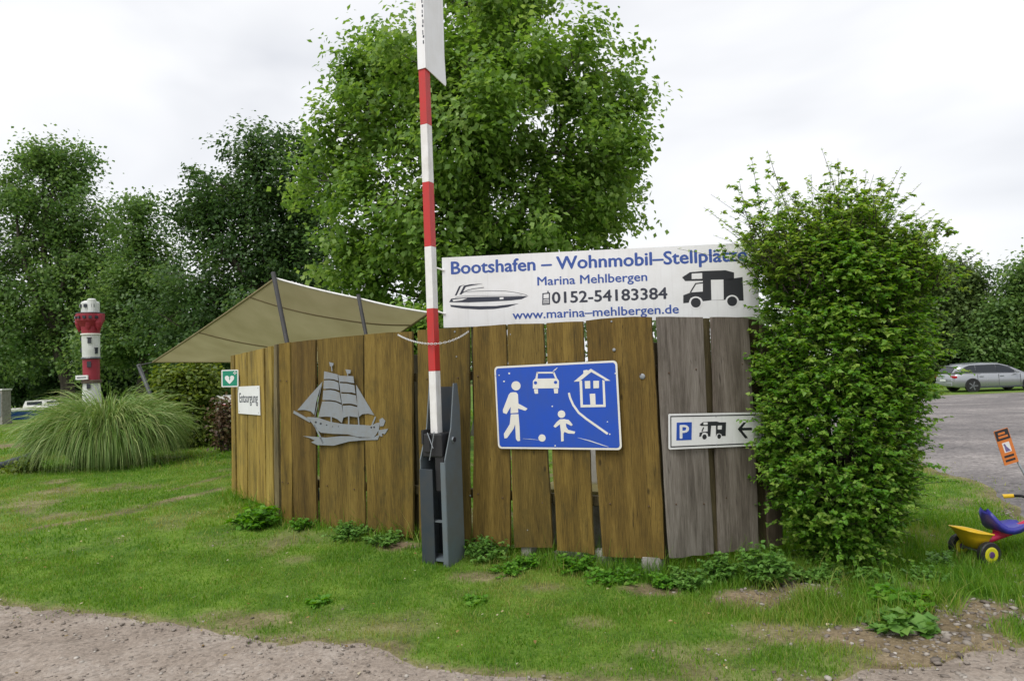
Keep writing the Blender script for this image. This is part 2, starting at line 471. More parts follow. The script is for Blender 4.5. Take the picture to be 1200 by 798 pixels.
def earth_mat(name, cols, scale=3.0, fine=60.0, bump=0.6, attr=None, attr_col=None, dist=0.02):
    """mottled earth or gravel; cols = dark, mid, light. Optional attribute mixes in a second surface colour."""
    m, nt, b = new_mat(name)
    tcn = node(nt, 'ShaderNodeTexCoord')
    n1 = node(nt, 'ShaderNodeTexNoise', Scale=scale, Detail=8.0, Roughness=0.7)
    n2 = node(nt, 'ShaderNodeTexNoise', Scale=fine, Detail=5.0, Roughness=0.75)
    v = node(nt, 'ShaderNodeTexVoronoi', Scale=fine * 0.8)
    for n in (n1, n2, v): nt.links.new(tcn.outputs['Object'], n.inputs['Vector'])
    ad = node(nt, 'ShaderNodeMath', operation='MULTIPLY_ADD'); ad.inputs[1].default_value = 0.7
    nt.links.new(n2.outputs['Fac'], ad.inputs[0]); nt.links.new(n1.outputs['Fac'], ad.inputs[2])
    mr = node(nt, 'ShaderNodeMapRange'); mr.inputs['From Min'].default_value = 0.55; mr.inputs['From Max'].default_value = 1.15
    nt.links.new(ad.outputs[0], mr.inputs['Value'])
    r = node(nt, 'ShaderNodeValToRGB'); e = r.color_ramp.elements
    e[0].color = (*cols[0], 1); e[1].color = (*cols[2], 1); k = e.new(0.5); k.color = (*cols[1], 1)
    nt.links.new(mr.outputs['Result'], r.inputs['Fac'])
    res = r.outputs['Color']
    # single pale and dark grains
    gr = node(nt, 'ShaderNodeMix'); gr.data_type = 'RGBA'; gr.blend_type = 'OVERLAY'; gr.inputs[0].default_value = 0.35
    nt.links.new(res, gr.inputs[6]); nt.links.new(v.outputs['Color'], gr.inputs[7])
    hs = node(nt, 'ShaderNodeHueSaturation', Saturation=0.0)
    nt.links.new(v.outputs['Color'], hs.inputs['Color']); nt.links.new(hs.outputs['Color'], gr.inputs[7])
    res = gr.outputs[2]
    if attr:
        a = node(nt, 'ShaderNodeAttribute'); a.attribute_name = attr
        sx = node(nt, 'ShaderNodeSeparateColor'); nt.links.new(a.outputs['Color'], sx.inputs['Color'])
        r2 = node(nt, 'ShaderNodeValToRGB'); e = r2.color_ramp.elements
        e[0].color = (*attr_col[0], 1); e[1].color = (*attr_col[1], 1); e[0].position = .3; e[1].position = .75
        nt.links.new(mr.outputs['Result'], r2.inputs['Fac'])
        mx = node(nt, 'ShaderNodeMix'); mx.data_type = 'RGBA'
        nt.links.new(sx.outputs['Red'], mx.inputs[0]); nt.links.new(res, mx.inputs[6]); nt.links.new(r2.outputs['Color'], mx.inputs[7])
        res = mx.outputs[2]
    nt.links.new(res, b.inputs['Base Color'])
    b.inputs['Roughness'].default_value = 0.95
    b.inputs['Specular IOR Level'].default_value = 0.2
    bp = node(nt, 'ShaderNodeBump', Strength=bump, Distance=dist)
    nt.links.new(ad.outputs[0], bp.inputs['Height']); nt.links.new(bp.outputs['Normal'], b.inputs['Normal'])
    return m

M = {}
M['wood'] = wood_mat('oiled_plank', (0.050, 0.033, 0.008), (0.142, 0.093, 0.018), (0.245, 0.170, 0.041), ring=0.7)
M['grey_wood'] = wood_mat('weathered_plank', (0.070, 0.059, 0.048), (0.160, 0.139, 0.118), (0.270, 0.243, 0.215), ring=1.2, stain=(0.075, 0.062, 0.045))
M['moss_wood'] = wood_mat('mossy_batten', (0.030, 0.024, 0.012), (0.085, 0.068, 0.030), (0.150, 0.125, 0.065), ring=0.6)
M['white'] = paint('white_sign', (0.78, 0.79, 0.80), 0.45, var=0.06, scale=5, bump=0.004, dirt=(0.55, 0.53, 0.48), dirt_amt=0.25, streak=0.16)
M['white_paint'] = paint('white_paint', (0.75, 0.75, 0.74), 0.5, var=0.1, scale=9, bump=0.01, dirt=(0.45, 0.42, 0.36), dirt_amt=0.35, streak=0.5)
M['red_paint'] = paint('red_paint', (0.48, 0.020, 0.018), 0.45, var=0.1, scale=9, bump=0.01, dirt=(.30, .05, .04), streak=0.4)
M['blue_sign'] = paint('blue_sign', (0.006, 0.066, 0.44), 0.4, var=0.08, scale=4, bump=0.0, dirt=(.02, .07, .32), dirt_amt=.6, streak=.18)
M['sign_white'] = paint('sign_ivory', (0.70, 0.69, 0.64), 0.45, var=0.06, scale=8, bump=0.0, dirt=(0.5, 0.47, 0.38), dirt_amt=0.3)
M['blue_text'] = paint('blue_lettering', (0.035, 0.085, 0.33), 0.5, var=0.05, bump=0)
M['black_text'] = paint('black_lettering', (0.018, 0.02, 0.025), 0.5, var=0.05, bump=0)
M['navy_text'] = paint('navy_print', (0.03, 0.035, 0.055), 0.5, var=0.05, bump=0)
M['steel'] = paint('galvanised_plate', (0.26, 0.29, 0.32), 0.5, metal=0.35, var=0.15, scale=14, bump=0.015, dirt=(0.24, 0.23, 0.21), dirt_amt=0.6)
M['slate'] = paint('slate_steel', (0.030, 0.042, 0.055), 0.4, var=0.2, scale=7, bump=0.01, dirt=(0.06, 0.055, 0.045), dirt_amt=0.5)
M['slate_light'] = paint('grey_steel', (0.115, 0.145, 0.165), 0.42, var=0.2, scale=7, bump=0.01, dirt=(0.12, 0.11, 0.09), dirt_amt=0.45)
M['black'] = paint('black_plastic', (0.015, 0.015, 0.017), 0.5, var=0.2, bump=0.01)
M['concrete'] = paint('concrete', (0.30, 0.29, 0.27), 0.9, var=0.25, scale=12, bump=0.08, dirt=(0.14, 0.12, 0.09), dirt_amt=0.7)
M['canvas'] = paint('olive_canvas', (0.215, 0.175, 0.085), 0.85, var=0.08, scale=3, bump=0.02)
M['dark_post'] = paint('dark_post', (0.026, 0.026, 0.027), 0.65, var=0.2, bump=0.02)
M['grey_post'] = paint('grey_post', (0.05, 0.055, 0.058), 0.5, var=0.2, bump=0.02)
M['chain'] = paint('plastic_chain', (0.55, 0.55, 0.54), 0.45, var=0.1, bump=0.0)
M['green_sign'] = paint('green_sign', (0.006, 0.24, 0.145), 0.4, var=0.05, bump=0)

# ------------------------------------------------------------------ fence lines in plan (needed for the ground cover)
FL = at(329, 440, 7.30); FR = at(774, 420, 5.40); FW = at(273, 443, 8.95); FE = at(915, 415, 5.92)
P_MAIN = Plane(FL, FR); P_WING = Plane(FW, FL); P_GREY = Plane(FR, FE)

# ------------------------------------------------------------------ ground, track, parking lot
track_px = [(-260, 672), (-120, 682), (0, 699), (60, 708), (130, 716), (200, 731), (300, 749), (370, 754), (430, 756), (490, 777), (560, 787), (700, 791), (800, 792), (900, 800), (960, 796), (1040, 780), (1120, 768), (1200, 752), (1400, 735)]
track_line = np.array([on_ground(*p)[:2] for p in track_px])
lot_px = [(1040, 525), (1085, 545), (1110, 556), (1150, 573), (1180, 590), (1230, 622), (1330, 660)]
lot_line = np.array([on_ground(*p)[:2] for p in lot_px])
def track_dist(x, y):
    """>0 on the track (towards the camera), metres roughly"""
    b = np.interp(x, track_line[:, 0], track_line[:, 1])
    b = b + 0.22 * (fbm(x * 1.3, y * 1.3, 5, 4) - 0.5) + 0.10 * (vnoise(x * 6, y * 6, 9) - 0.5)
    return b - y
def lot_dist(x, y):
    xs = np.interp(y, lot_line[::-1, 1], lot_line[::-1, 0])
    xs = np.where(y > lot_line[0, 1], lot_line[0, 0] - (y - lot_line[0, 1]) * 0.25, xs)
    xs = np.where(y < lot_line[-1, 1], 1e3, xs)
    d = x - xs + 0.5 * (fbm(x * 0.9, y * 0.9, 15, 4) - 0.5)
    # verge of grass along the far side, past the parked car
    return np.minimum(d, 33.6 + 1.2 * (vnoise(x * .3, y * .3, 4) - .5) - y)
def seg_dist(x, y, a, b):
    ax, ay = a; bx, by = b
    t = np.clip(((x - ax) * (bx - ax) + (y - ay) * (by - ay)) / ((bx - ax) ** 2 + (by - ay) ** 2), 0, 1)
    return np.hypot(x - ax - t * (bx - ax), y - ay - t * (by - ay))
worn = [((40, 618), (160, 600), 0.16), ((120, 606), (258, 574), 0.22), ((200, 575), (272, 556), 0.12)]
bare_spots = [((300, 728), 0.28, .8), ((255, 720), 0.2, .6), ((345, 655), .16, .5), ((470, 640), 0.20, 1.0), ((570, 676), 0.22, .8), ((640, 690), 0.16, .6), ((770, 690), 0.20, .9), ((690, 730), 0.14, .6),
              ((880, 700), 0.30, 1.0), ((940, 690), 0.35, 1.0), ((1080, 690), 0.16, .9), ((1160, 722), 0.34, 1.0), ((1020, 746), 0.36, 1.0), ((1110, 752), 0.42, 1.0), ((1090, 775), 0.40, 1.0), ((910, 740), 0.25, .8), ((850, 760), 0.2, .6), ((15, 522), 1.2, 1.0), ((440, 765), .18, .8)]
def bare(x, y):
    """share of bare earth in the lawn, 0..1"""
    v = np.clip((fbm(x * 1.1, y * 1.1, 21, 4) - 0.615) * 5, 0, 0.7)
    for a, b, w in worn:
        A = on_ground(*a); B = on_ground(*b)
        v = np.maximum(v, 0.95 * np.clip(1.35 - seg_dist(x, y, A[:2], B[:2]) / w - 0.9 * fbm(x * 5, y * 5, 31, 3), 0, 1))
    for p, r, s in bare_spots:
        c = on_ground(*p)
        v = np.maximum(v, s * np.clip((1.5 - np.hypot(x - c.x, (y - c.y) * 1.5) / r - 1.2 * (fbm(x * 5, y * 5, 41, 3) - .35)) * 1.6, 0, 1))
    # dry strip beside the track and thin growth at its right end
    td = track_dist(x, y)
    v = np.maximum(v, np.clip(1.0 + td / 0.10, 0, 1) * 0.8)
    v = np.maximum(v, np.clip(1.0 - (-td) / 0.55, 0, 1) * np.clip((x - 1.2) / 1.0, 0, 1) * np.clip((fbm(x * 2.2, y * 2.2, 51, 3) - .33) * 5, 0, 1))
    ld = lot_dist(x, y)
    v = np.maximum(v, np.clip(1 + ld / 0.3, 0, 1) * 0.8)
    return np.clip(v, 0, 1)
def relief(x, y):
    near = np.clip((16 - np.hypot(x, y)) / 6, 0, 1)
    return near * (0.055 * (fbm(x * 0.7, y * 0.7, 61, 3) - 0.5) + 0.03 * (fbm(x * 5, y * 5, 71, 4) - 0.5))
def surf_z(x, y):
    return ground_z(x, y) + relief(x, y)
def axis(lo, hi, step, far, grow=1.16):
    a = list(np.arange(lo, hi, step)); s = step; v = a[-1]
    while v < far: s *= grow; v += s; a.append(v)
    s = step; v = a[0]; pre = []
    while v > -far: s *= grow; v -= s; pre.append(v)
    return np.array(pre[::-1] + a)
gx = axis(-9.0, 7.0, 0.065, 500); gy = axis(2.2, 13.0, 0.065, 700)
gy = gy[gy > -60]
X, Y = np.meshgrid(gx, gy)
def grid_mesh(name, Z, keep=None, colors=None):
    ny, nx = X.shape
    idx = np.arange(ny * nx).reshape(ny, nx)
    q = np.stack([idx[:-1, :-1], idx[:-1, 1:], idx[1:, 1:], idx[1:, :-1]], -1).reshape(-1, 4)
    V = np.stack([X, Y, Z], -1).reshape(-1, 3)
    if keep is not None:
        kv = keep.ravel(); q = q[kv[q].any(1)]
        used = np.unique(q); mp_ = np.full(ny * nx, -1); mp_[used] = np.arange(len(used)); q = mp_[q]; V = V[used]
        if colors is not None: colors = colors[used]
    return np_mesh(name, V, q, colors, smooth=True)
Zg = surf_z(X, Y)
B_ = bare(X, Y)
green = np.clip(1 - B_, 0, 1).reshape(-1, 1).repeat(3, 1)
M['ground'] = earth_mat('lawn_soil', ((0.060, 0.042, 0.024), (0.150, 0.115, 0.070), (0.27, 0.215, 0.145)), 2.5, 45, 0.7, 'Col', ((0.052, 0.112, 0.011), (0.135, 0.220, 0.028)))
ground = link('ground', grid_mesh('ground', Zg, None, green), M['ground'])
tag(ground, 'mown green lawn with worn earthy patches around the fence', 'ground', kind='structure')
TD = track_dist(X, Y); LD = lot_dist(X, Y)
M['track'] = earth_mat('dirt_track', ((0.125, 0.100, 0.080), (0.245, 0.205, 0.172), (0.350, 0.312, 0.278)), 1.6, 55, 0.9)
rut = 0.02 * (fbm(X * 0.5, Y * 2.5, 81, 3) - 0.5) + 0.012 * (fbm(X * 9, Y * 9, 83, 3) - .5)
Zt = Zg + np.clip(TD / 0.25, -1, 1) * 0.014 - 0.002 + rut * np.clip(TD / 0.4, 0, 1)
trk = link('dirt_track', grid_mesh('dirt_track', Zt, (TD > -0.15) & (np.abs(X) < 60) & (Y > -40)), M['track'])
tag(trk, 'sandy gravel track in the foreground', 'track', kind='structure')
M['lot'] = earth_mat('gravel_lot', ((0.060, 0.058, 0.062), (0.150, 0.138, 0.136), (0.30, 0.275, 0.262)), 0.45, 22, 0.6)
Zl = Zg + np.clip(LD / 0.4, -1, 1) * 0.014 - 0.002
lot = link('parking_lot', grid_mesh('parking_lot', Zl, (LD > -0.2) & (X < 70) & (Y > 0)), M['lot'])
tag(lot, 'grey gravel parking lot right of the hedge', 'parking lot', kind='structure')

# ------------------------------------------------------------------ grass
M['grass'] = leaf_mat('grass_blade', (0.060, 0.172, 0.012), (0.148, 0.298, 0.024), (0.320, 0.320, 0.090), trans=0.4, rough=0.5)
fence_segs = [(FW[:2], FL[:2]), (FL[:2], FR[:2]), (FR[:2], FE[:2])]
def blades(n, box_, lmin, lmax, w, long_px=None):
    x = rng.uniform(box_[0], box_[1], n); y = rng.uniform(box_[2], box_[3], n)
    inside = (np.abs(x) < y * 0.80 + 0.6)
    x, y = x[inside], y[inside]
    p = 1 - bare(x, y) * 1.02
    p *= 0.35 + 0.65 * np.clip(fbm(x * 3, y * 3, 91, 3) * 2.2 - .4, 0, 1)
    td_ = track_dist(x, y); p = np.where(td_ > 0, 0.30 * np.exp(-np.clip(td_, 0, 9) / .05), p)
    p = np.where(lot_dist(x, y) > 0.05, np.where(lot_dist(x, y) > 0.6, 0, 0.03), p)
    k = rng.random(len(x)) < p
    x, y = x[k], y[k]; n = len(x)
    # longer where nobody mows: along the fence, round the hedge and by the tricycle
    fd = np.min([seg_dist(x, y, a, b) for a, b in fence_segs], axis=0)
    tall = np.clip(1 - fd / 0.30, 0, 1) * (.5 + 1.1 * fbm(x * 4, y * 4, 93, 2))
    hc = np.hypot(x - 2.9, y - 5.6)
    tall = np.maximum(tall, 0.75 * np.clip((2.1 - hc) / 1.0, 0, 1))
    tall = np.maximum(tall, 0.7 * np.clip((x - 2.2) / 1.0, 0, 1) * np.clip((7 - y) / 2, 0, 1))
    cl = fbm(x * 2.6, y * 2.6, 95, 3)
    L = rng.uniform(lmin, lmax, n) * (0.35 + 1.25 * cl) * np.where(rng.random(n) < .06, 1.8, 1.0) * (1 + 3.4 * tall)
    az = rng.uniform(0, 2 * np.pi, n); lean = rng.uniform(0.15, 1.05, n)
    dx, dy = np.cos(az), np.sin(az)
    z = surf_z(x, y) - 0.004
    W = w * rng.uniform(.7, 1.4, n)
    # blade faces a random way: base (2), middle (2), tip (1)
    fa = rng.uniform(0, 2 * np.pi, n); sx, sy = np.cos(fa) * W / 2, np.sin(fa) * W / 2
    bx, bz = np.sin(lean * 0.5) * L * .5, np.cos(lean * 0.5) * L * .5
    tx, tz = bx + np.sin(lean) * L * .5, bz + np.cos(lean) * L * .5
    V = np.zeros((n, 5, 3))
    V[:, 0] = np.stack([x - sx, y - sy, z], 1); V[:, 1] = np.stack([x + sx, y + sy, z], 1)
    V[:, 2] = np.stack([x + dx * bx + sx * .8, y + dy * bx + sy * .8, z + bz], 1); V[:, 3] = np.stack([x + dx * bx - sx * .8, y + dy * bx - sy * .8, z + bz], 1)
    V[:, 4] = np.stack([x + dx * tx, y + dy * tx, z + tz], 1)
    dry = np.clip((fbm(x * .9, y * .9, 97, 3) - .42) * 2.2, 0, 1) * (1 - tall)
    c = np.clip(rng.normal(0.28, 0.16, n) + .55 * (fbm(x * 3.3, y * 3.3, 99, 3) - .5) + dry * 0.60 + 0.35 * bare(x, y) + np.where(rng.random(n) < .09, .5, 0), 0, 1)
    return V, c
sets = [blades(280000, (-6.0, 5.2, 3.2, 6.4), 0.018, 0.042, 0.0044), blades(175000, (-9.5, 6.5, 6.4, 12.0), 0.022, 0.050, 0.0075), blades(90000, (-19, -1.0, 12.0, 24.0), 0.04, 0.07, 0.018)]
V = np.concatenate([s[0] for s in sets]); c = np.concatenate([s[1] for s in sets])
n = len(V); base = np.arange(n)[:, None] * 5
me = np_mesh('lawn_grass', V.reshape(-1, 3), [base + np.array([[0, 1, 2, 3]]), base + np.array([[3, 2, 4]])], np.repeat(c, 5)[:, None].repeat(3, 1))
print('grass blades', n)
tag(link('lawn_grass', me, M['grass']), 'short green lawn grass growing between track and fence', 'grass', kind='stuff')

# ------------------------------------------------------------------ pebbles and fallen leaves
def ico():
    bm = bmesh.new(); bmesh.ops.create_icosphere(bm, subdivisions=1, radius=1.0)
    v = np.array([q.co[:] for q in bm.verts]); bm.verts.index_update()
    f = np.array([[q.index for q in p.verts] for p in bm.faces]); bm.free(); return v, f
ICO_V, ICO_F = ico()
def scatter_stones(n, pts, sizes, zs):
    V = ICO_V[None] * (1 + 0.28 * rng.standard_normal((n, len(ICO_V), 1)))
    sc = np.stack([rng.uniform(.7, 1.3, n), rng.uniform(.7, 1.3, n), rng.uniform(.35, .7, n)], 1)[:, None]
    V = V * sc * sizes[:, None, None]
    a = rng.uniform(0, 6.28, n); ca, sa = np.cos(a)[:, None], np.sin(a)[:, None]
    V = np.stack([V[..., 0] * ca - V[..., 1] * sa, V[..., 0] * sa + V[..., 1] * ca, V[..., 2]], -1)
    V[..., 0] += pts[:, 0:1]; V[..., 1] += pts[:, 1:2]; V[..., 2] += (zs + sizes * 0.15)[:, None]
    F = (np.arange(n)[:, None, None] * len(ICO_V) + ICO_F[None]).reshape(-1, 3)
    return V.reshape(-1, 3), F
M['pebble'] = leaf_mat('pebble', (0.10, 0.08, 0.065), (0.20, 0.172, 0.148), (0.42, 0.39, 0.35), trans=0.0, rough=0.85)
x = rng.uniform(-6, 5.5, 90000); y = rng.uniform(2.9, 7.2, 90000)
td = track_dist(x, y); bb = bare(x, y); ld = lot_dist(x, y)
right = np.clip((x - 0.9) / 1.4, 0, 1)
pr = np.where(td > 0, 0.10 + 0.10 * vnoise(x * 2, y * 2, 3), bb * (0.03 + 0.85 * right * np.clip(fbm(x * 2, y * 2, 8, 3) * 2 - .6, 0, 1)))
pr = np.where(ld > 0, .05, pr) * (np.abs(x) < y * .8 + .4)
k = rng.random(len(x)) < pr
x, y = x[k], y[k]; n = len(x); print('pebbles', n)
sz = 0.0035 + 0.012 * rng.random(n) ** 3 * (1 + 0.9 * np.clip((x - .9) / 1.4, 0, 1))
zz = surf_z(x, y) + np.where(track_dist(x, y) > 0, 0.012, 0)
V, F = scatter_stones(n, np.stack([x, y], 1), sz, zz)
tag(link('pebbles', np_mesh('pebbles', V, F, np.repeat(np.clip(rng.normal(.45, .22, n), 0, 1), len(ICO_V))[:, None].repeat(3, 1)), M['pebble']), 'loose pale pebbles strewn over track and bare earth', 'pebbles', kind='stuff')

# ------------------------------------------------------------------ leaf tools
def unit(v): return v / (np.linalg.norm(v, axis=-1, keepdims=True) + 1e-9)
LEAF_DIAMOND = (np.array([[0, 0, 0], [.42, .45, .10], [0, 1, -.05], [-.42, .45, .10], [0, .5, 0]], float), [np.array([[0, 1, 4], [1, 2, 4], [2, 3, 4], [3, 0, 4]])])
LEAF_KITE = (np.array([[0, 0, 0], [.36, .48, .06], [0, 1, -.06], [-.36, .48, .06]], float), [np.array([[0, 1, 2, 3]])])
LEAF_SPRIG = (np.array([[0, 0, 0], [.40, .30, .08], [.22, .62, .05], [0, 1, -.10], [-.22, .62, .05], [-.40, .30, .08]], float), [np.array([[0, 1, 2, 3], [0, 3, 4, 5]])])
LEAF_LOBED = (np.array([[0, 0, 0], [.30, .12, .05], [.55, .45, .08], [.27, .55, .03], [0, 1.0, -.10], [-.27, .55, .03], [-.55, .45, .08], [-.30, .12, .05]], float),
              [np.array([[0, 1, 2, 3], [0, 3, 4, 5], [0, 5, 6, 7]])])
LEAF_TOOTH = (np.array([[0, 0, 0], [.26, .18, .06], [.36, .42, .09], [.20, .74, .04], [0, 1.0, -.12], [-.20, .74, .04], [-.36, .42, .09], [-.26, .18, .06]], float),
              [np.array([[0, 1, 2, 3], [0, 3, 4, 5], [0, 5, 6, 7]])])
def leaves(name, pos, nor, tan, size, col, tpl):
    tv, tf = tpl
    nor = unit(nor); tan = unit(tan - nor * (tan * nor).sum(1, keepdims=True)); bit = np.cross(tan, nor)
    n = len(pos)
    V = pos[:, None] + size[:, None, None] * (tv[None, :, 0:1] * bit[:, None] + tv[None, :, 1:2] * tan[:, None] + tv[None, :, 2:3] * nor[:, None])
    F = [(np.arange(n)[:, None, None] * len(tv) + f[None]).reshape(-1, f.shape[1]) for f in tf]
    return np_mesh(name, V.reshape(-1, 3), F, np.repeat(col, len(tv))[:, None].repeat(3, 1))
def rand_dir(n):
    return unit(rng.standard_normal((n, 3)))

# foliage colours
M['plane_leaf'] = leaf_mat('plane_leaf', (0.085, 0.185, 0.026), (0.175, 0.315, 0.055), (0.320, 0.450, 0.130), trans=0.5)
M['oak_leaf'] = leaf_mat('oak_leaf', (0.038, 0.088, 0.026), (0.070, 0.142, 0.038), (0.118, 0.195, 0.058), trans=0.48)
M['alder_leaf'] = leaf_mat('alder_leaf', (0.066, 0.145, 0.036), (0.128, 0.230, 0.058), (0.215, 0.320, 0.098), trans=0.5)
M['hedge_leaf'] = leaf_mat('hedge_leaf', (0.058, 0.180, 0.014), (0.132, 0.305, 0.026), (0.290, 0.420, 0.075), trans=0.5)
M['far_leaf'] = leaf_mat('far_leaf', (0.065, 0.120, 0.036), (0.110, 0.180, 0.050), (0.175, 0.250, 0.075), trans=0.4)
M['shrub_leaf'] = leaf_mat('shrub_leaf', (0.065, 0.115, 0.016), (0.140, 0.205, 0.028), (0.270, 0.320, 0.070), trans=0.45)
M['red_leaf'] = leaf_mat('red_leaf', (0.070, 0.035, 0.022), (0.110, 0.070, 0.035), (0.110, 0.130, 0.045), trans=0.25)
M['bark'] = bark_mat('bark', (0.030, 0.024, 0.018), (0.095, 0.080, 0.062))
M['bark_pale'] = bark_mat('pale_bark', (0.060, 0.055, 0.042), (0.200, 0.185, 0.150))

def limb(bm, a, b, r0, r1, bend=0.12, n=6, seg=5):
    a, b = Vector(a), Vector(b); L = (b - a).length
    off = Vector(rand_dir(1)[0]) * L * bend
    pts = []; rad = []
    for k in range(seg + 1):
        t = k / seg
        pts.append(a.lerp(b, t) + off * math.sin(math.pi * t) + Vector((0, 0, 0.06 * L * math.sin(math.pi * t))))
        rad.append(r0 + (r1 - r0) * t)
    tube(bm, pts, rad, n=n, cap=False)
    return pts
def tree(name, label, base, lobes, leaf, nleaf, mat, bark, trunk_r, group=None, tpl=LEAF_LOBED, clump=26, spread=0.38, depth=0.8, fork=0.35, jit=0.0):
    """lobes: list of (centre Vector, radius); trunk rises from base into the lobes"""
    base = Vector(base)
    root = thing(name, label, 'tree', base, group=group)
    top = max((c for c, r in lobes), key=lambda c: c.z)
    cen = sum((c for c, r in lobes), Vector()) / len(lobes)
    bm = bmesh.new()
    axis_pts = []
    fk = Vector((base.x * .6 + cen.x * .4, base.y * .6 + cen.y * .4, base.z + (cen.z - base.z) * fork))
    p0 = base - Vector((0, 0, 0.15)) 
    pts = [p0, base + Vector((0, 0, .25)), base.lerp(fk, .5) + Vector((rng.normal(0, .08), rng.normal(0, .08), 0)), fk, fk.lerp(top, .5) + Vector((rng.normal(0, .2), rng.normal(0, .2), 0)), top]
    rad = [trunk_r * 1.5, trunk_r * 1.12, trunk_r * .92, trunk_r * .75, trunk_r * .42, trunk_r * .08]
    tube(bm, [p - base for p in pts], rad, n=10)
    ends = []
    for c, r in lobes:
        t = rng.uniform(0, 0.75)
        s = fk.lerp(top, t * .6) if c.z > fk.z else base.lerp(fk, .8)
        q = limb(bm, s - base, c - base, trunk_r * .36, trunk_r * .10)
        for k in range(5):
            d = Vector(rand_dir(1)[0]); d.z = abs(d.z) * .6; d.y *= depth
            limb(bm, q[rng.integers(2, 6)], (c - base) + d * r * rng.uniform(.6, .95), trunk_r * .11, trunk_r * .02, n=5, seg=4)
    sat = []
    for c, r in lobes:
        for k in range(9):
            d = Vector(rand_dir(1)[0]); d.z = d.z * .7 + .25; d.normalize(); d.y *= depth
            sat.append((c + d * r * rng.uniform(.86, 1.22), r * rng.uniform(.13, .27)))
            limb(bm, (c - base) + d * r * .3, sat[-1][0] - base, trunk_r * .07, trunk_r * .015, n=4, seg=3)
    link('trunk', bm_mesh('trunk', bm, smooth=True), bark, root)
    main_l = [(c, r * .84) for c, r in lobes]
    vol = np.array([r ** 2.4 for c, r in main_l] + [1.5 * r ** 2.2 for c, r in sat]); vol /= vol.sum()
    P = []; N = []; T = []; S = []; C_ = []
    for (c, r), f in zip(main_l + sat, vol):
        nc = max(2, int(nleaf * f / clump))
        d = rand_dir(nc); rr = r * (rng.random(nc) ** 0.42) * (1 + 0.13 * rng.standard_normal(nc) + .22 * (rng.random(nc) < .12))
        cc = d * rr[:, None]; cc[:, 1] *= depth
        cc += np.array(c)[None]
        m = clump
        sp = spread * rng.uniform(.6, 1.25, nc)
        od = unit(cc - np.array(c) + np.array([0, 0, .35]) * r)
        pos = cc[:, None] + np.clip(rng.standard_normal((nc, m, 3)), -1.9, 1.9) * (sp[:, None, None] * np.array([.62, .62, .5])) + od[:, None] * (np.clip(rng.standard_normal((nc, m)), -1.9, 1.7) * sp[:, None] * .95)[..., None]
        outw = unit(cc - np.array(c))[:, None] + 0 * pos
        nor = 0.75 * np.array([0, 0, 1.0]) + 0.55 * outw + 0.75 * rand_dir(nc * m).reshape(nc, m, 3)
        tan = outw * .6 + np.array([0, 0, -.5]) + 0.9 * rand_dir(nc * m).reshape(nc, m, 3)
        P.append(pos.reshape(-1, 3)); N.append(nor.reshape(-1, 3)); T.append(tan.reshape(-1, 3))
        S.append(leaf * rng.uniform(.55, 1.25, nc * m))
        cl = np.clip(rng.normal(.45, .16, nc), 0, 1)
        C_.append(np.clip(cl[:, None] + rng.normal(0, .16, (nc, m)), 0, 1).ravel())
    P = np.concatenate(P) - np.array(base)[None]
    me = leaves('crown', P, np.concatenate(N), np.concatenate(T), np.concatenate(S), np.concatenate(C_), tpl)
    link('crown', me, mat, root)
    return root
def lobes_px(L, Y, k=1.0):
    """crown masses surveyed at distance Y"""
    res = []
    for q in L:
        px, py, r = q[:3]; yy = Y + (q[3] if len(q) > 3 else 0)
        res.append((at(px, py, yy), r / FPX * yy * k))
    return res

tree('plane_tree', 'tall bright green broadleaf tree rising behind the fence and banner', foot(565, 16.0),
     lobes_px([(568, 50, 80), (468, 85, 58), (672, 95, 62, -1), (442, 150, 66, -.5), (560, 150, 105, -1.5), (682, 185, 62, -1), (402, 215, 52), (636, 260, 82, -1), (500, 265, 92, -1),
               (425, 300, 45), (580, 320, 85), (708, 235, 38), (425, 105, 34), (712, 125, 36), (555, -20, 46), (605, -5, 42), (722, 185, 30), (520, 90, 70, -1.5), (700, 275, 38, .5), (440, 335, 50, .5), (535, 365, 60, 1)], 16.0),
     0.150, 88000, M['plane_leaf'], M['bark_pale'], 0.26, clump=60, spread=0.29, depth=0.85, tpl=LEAF_KITE)
tree('oak_tree', 'dark green tree with round top left of the bright tall tree', foot(330, 28.0),
     lobes_px([(308, 185, 36), (285, 230, 55), (345, 235, 58), (250, 270, 45), (320, 290, 70), (255, 335, 62), (370, 300, 60), (300, 370, 75), (390, 360, 50), (228, 250, 26), (350, 190, 26), (225, 390, 50), (270, 420, 55), (350, 420, 60)], 28.0),
     0.175, 66000, M['oak_leaf'], M['bark'], 0.34, clump=85, spread=0.46, tpl=LEAF_KITE)
tree('alder_tree', 'tall mid green tree behind the model lighthouse, leftmost in the picture', foot(78, 34.0),
     lobes_px([(68, 208, 30), (55, 245, 42), (90, 255, 45), (35, 285, 48), (100, 305, 52), (60, 330, 55), (12, 335, 50), (125, 345, 46), (40, 385, 58), (95, 395, 50), (-15, 300, 45), (0, 400, 52), (22, 235, 24), (50, 190, 16), (85, 195, 18)], 34.0),
     0.19, 50000, M['alder_leaf'], M['bark'], 0.34, clump=85, spread=0.50, tpl=LEAF_KITE)
tree('alder_tree', 'slimmer mid green tree right behind the model lighthouse, beside the leftmost tall tree', foot(165, 32.0),
     lobes_px([(162, 252, 18), (165, 282, 26), (180, 312, 32), (150, 330, 32), (195, 350, 36), (160, 375, 42), (215, 395, 38), (135, 405, 42)], 32.0),
     0.18, 34000, M['alder_leaf'], M['bark'], 0.26, clump=80, spread=0.46, tpl=LEAF_KITE)
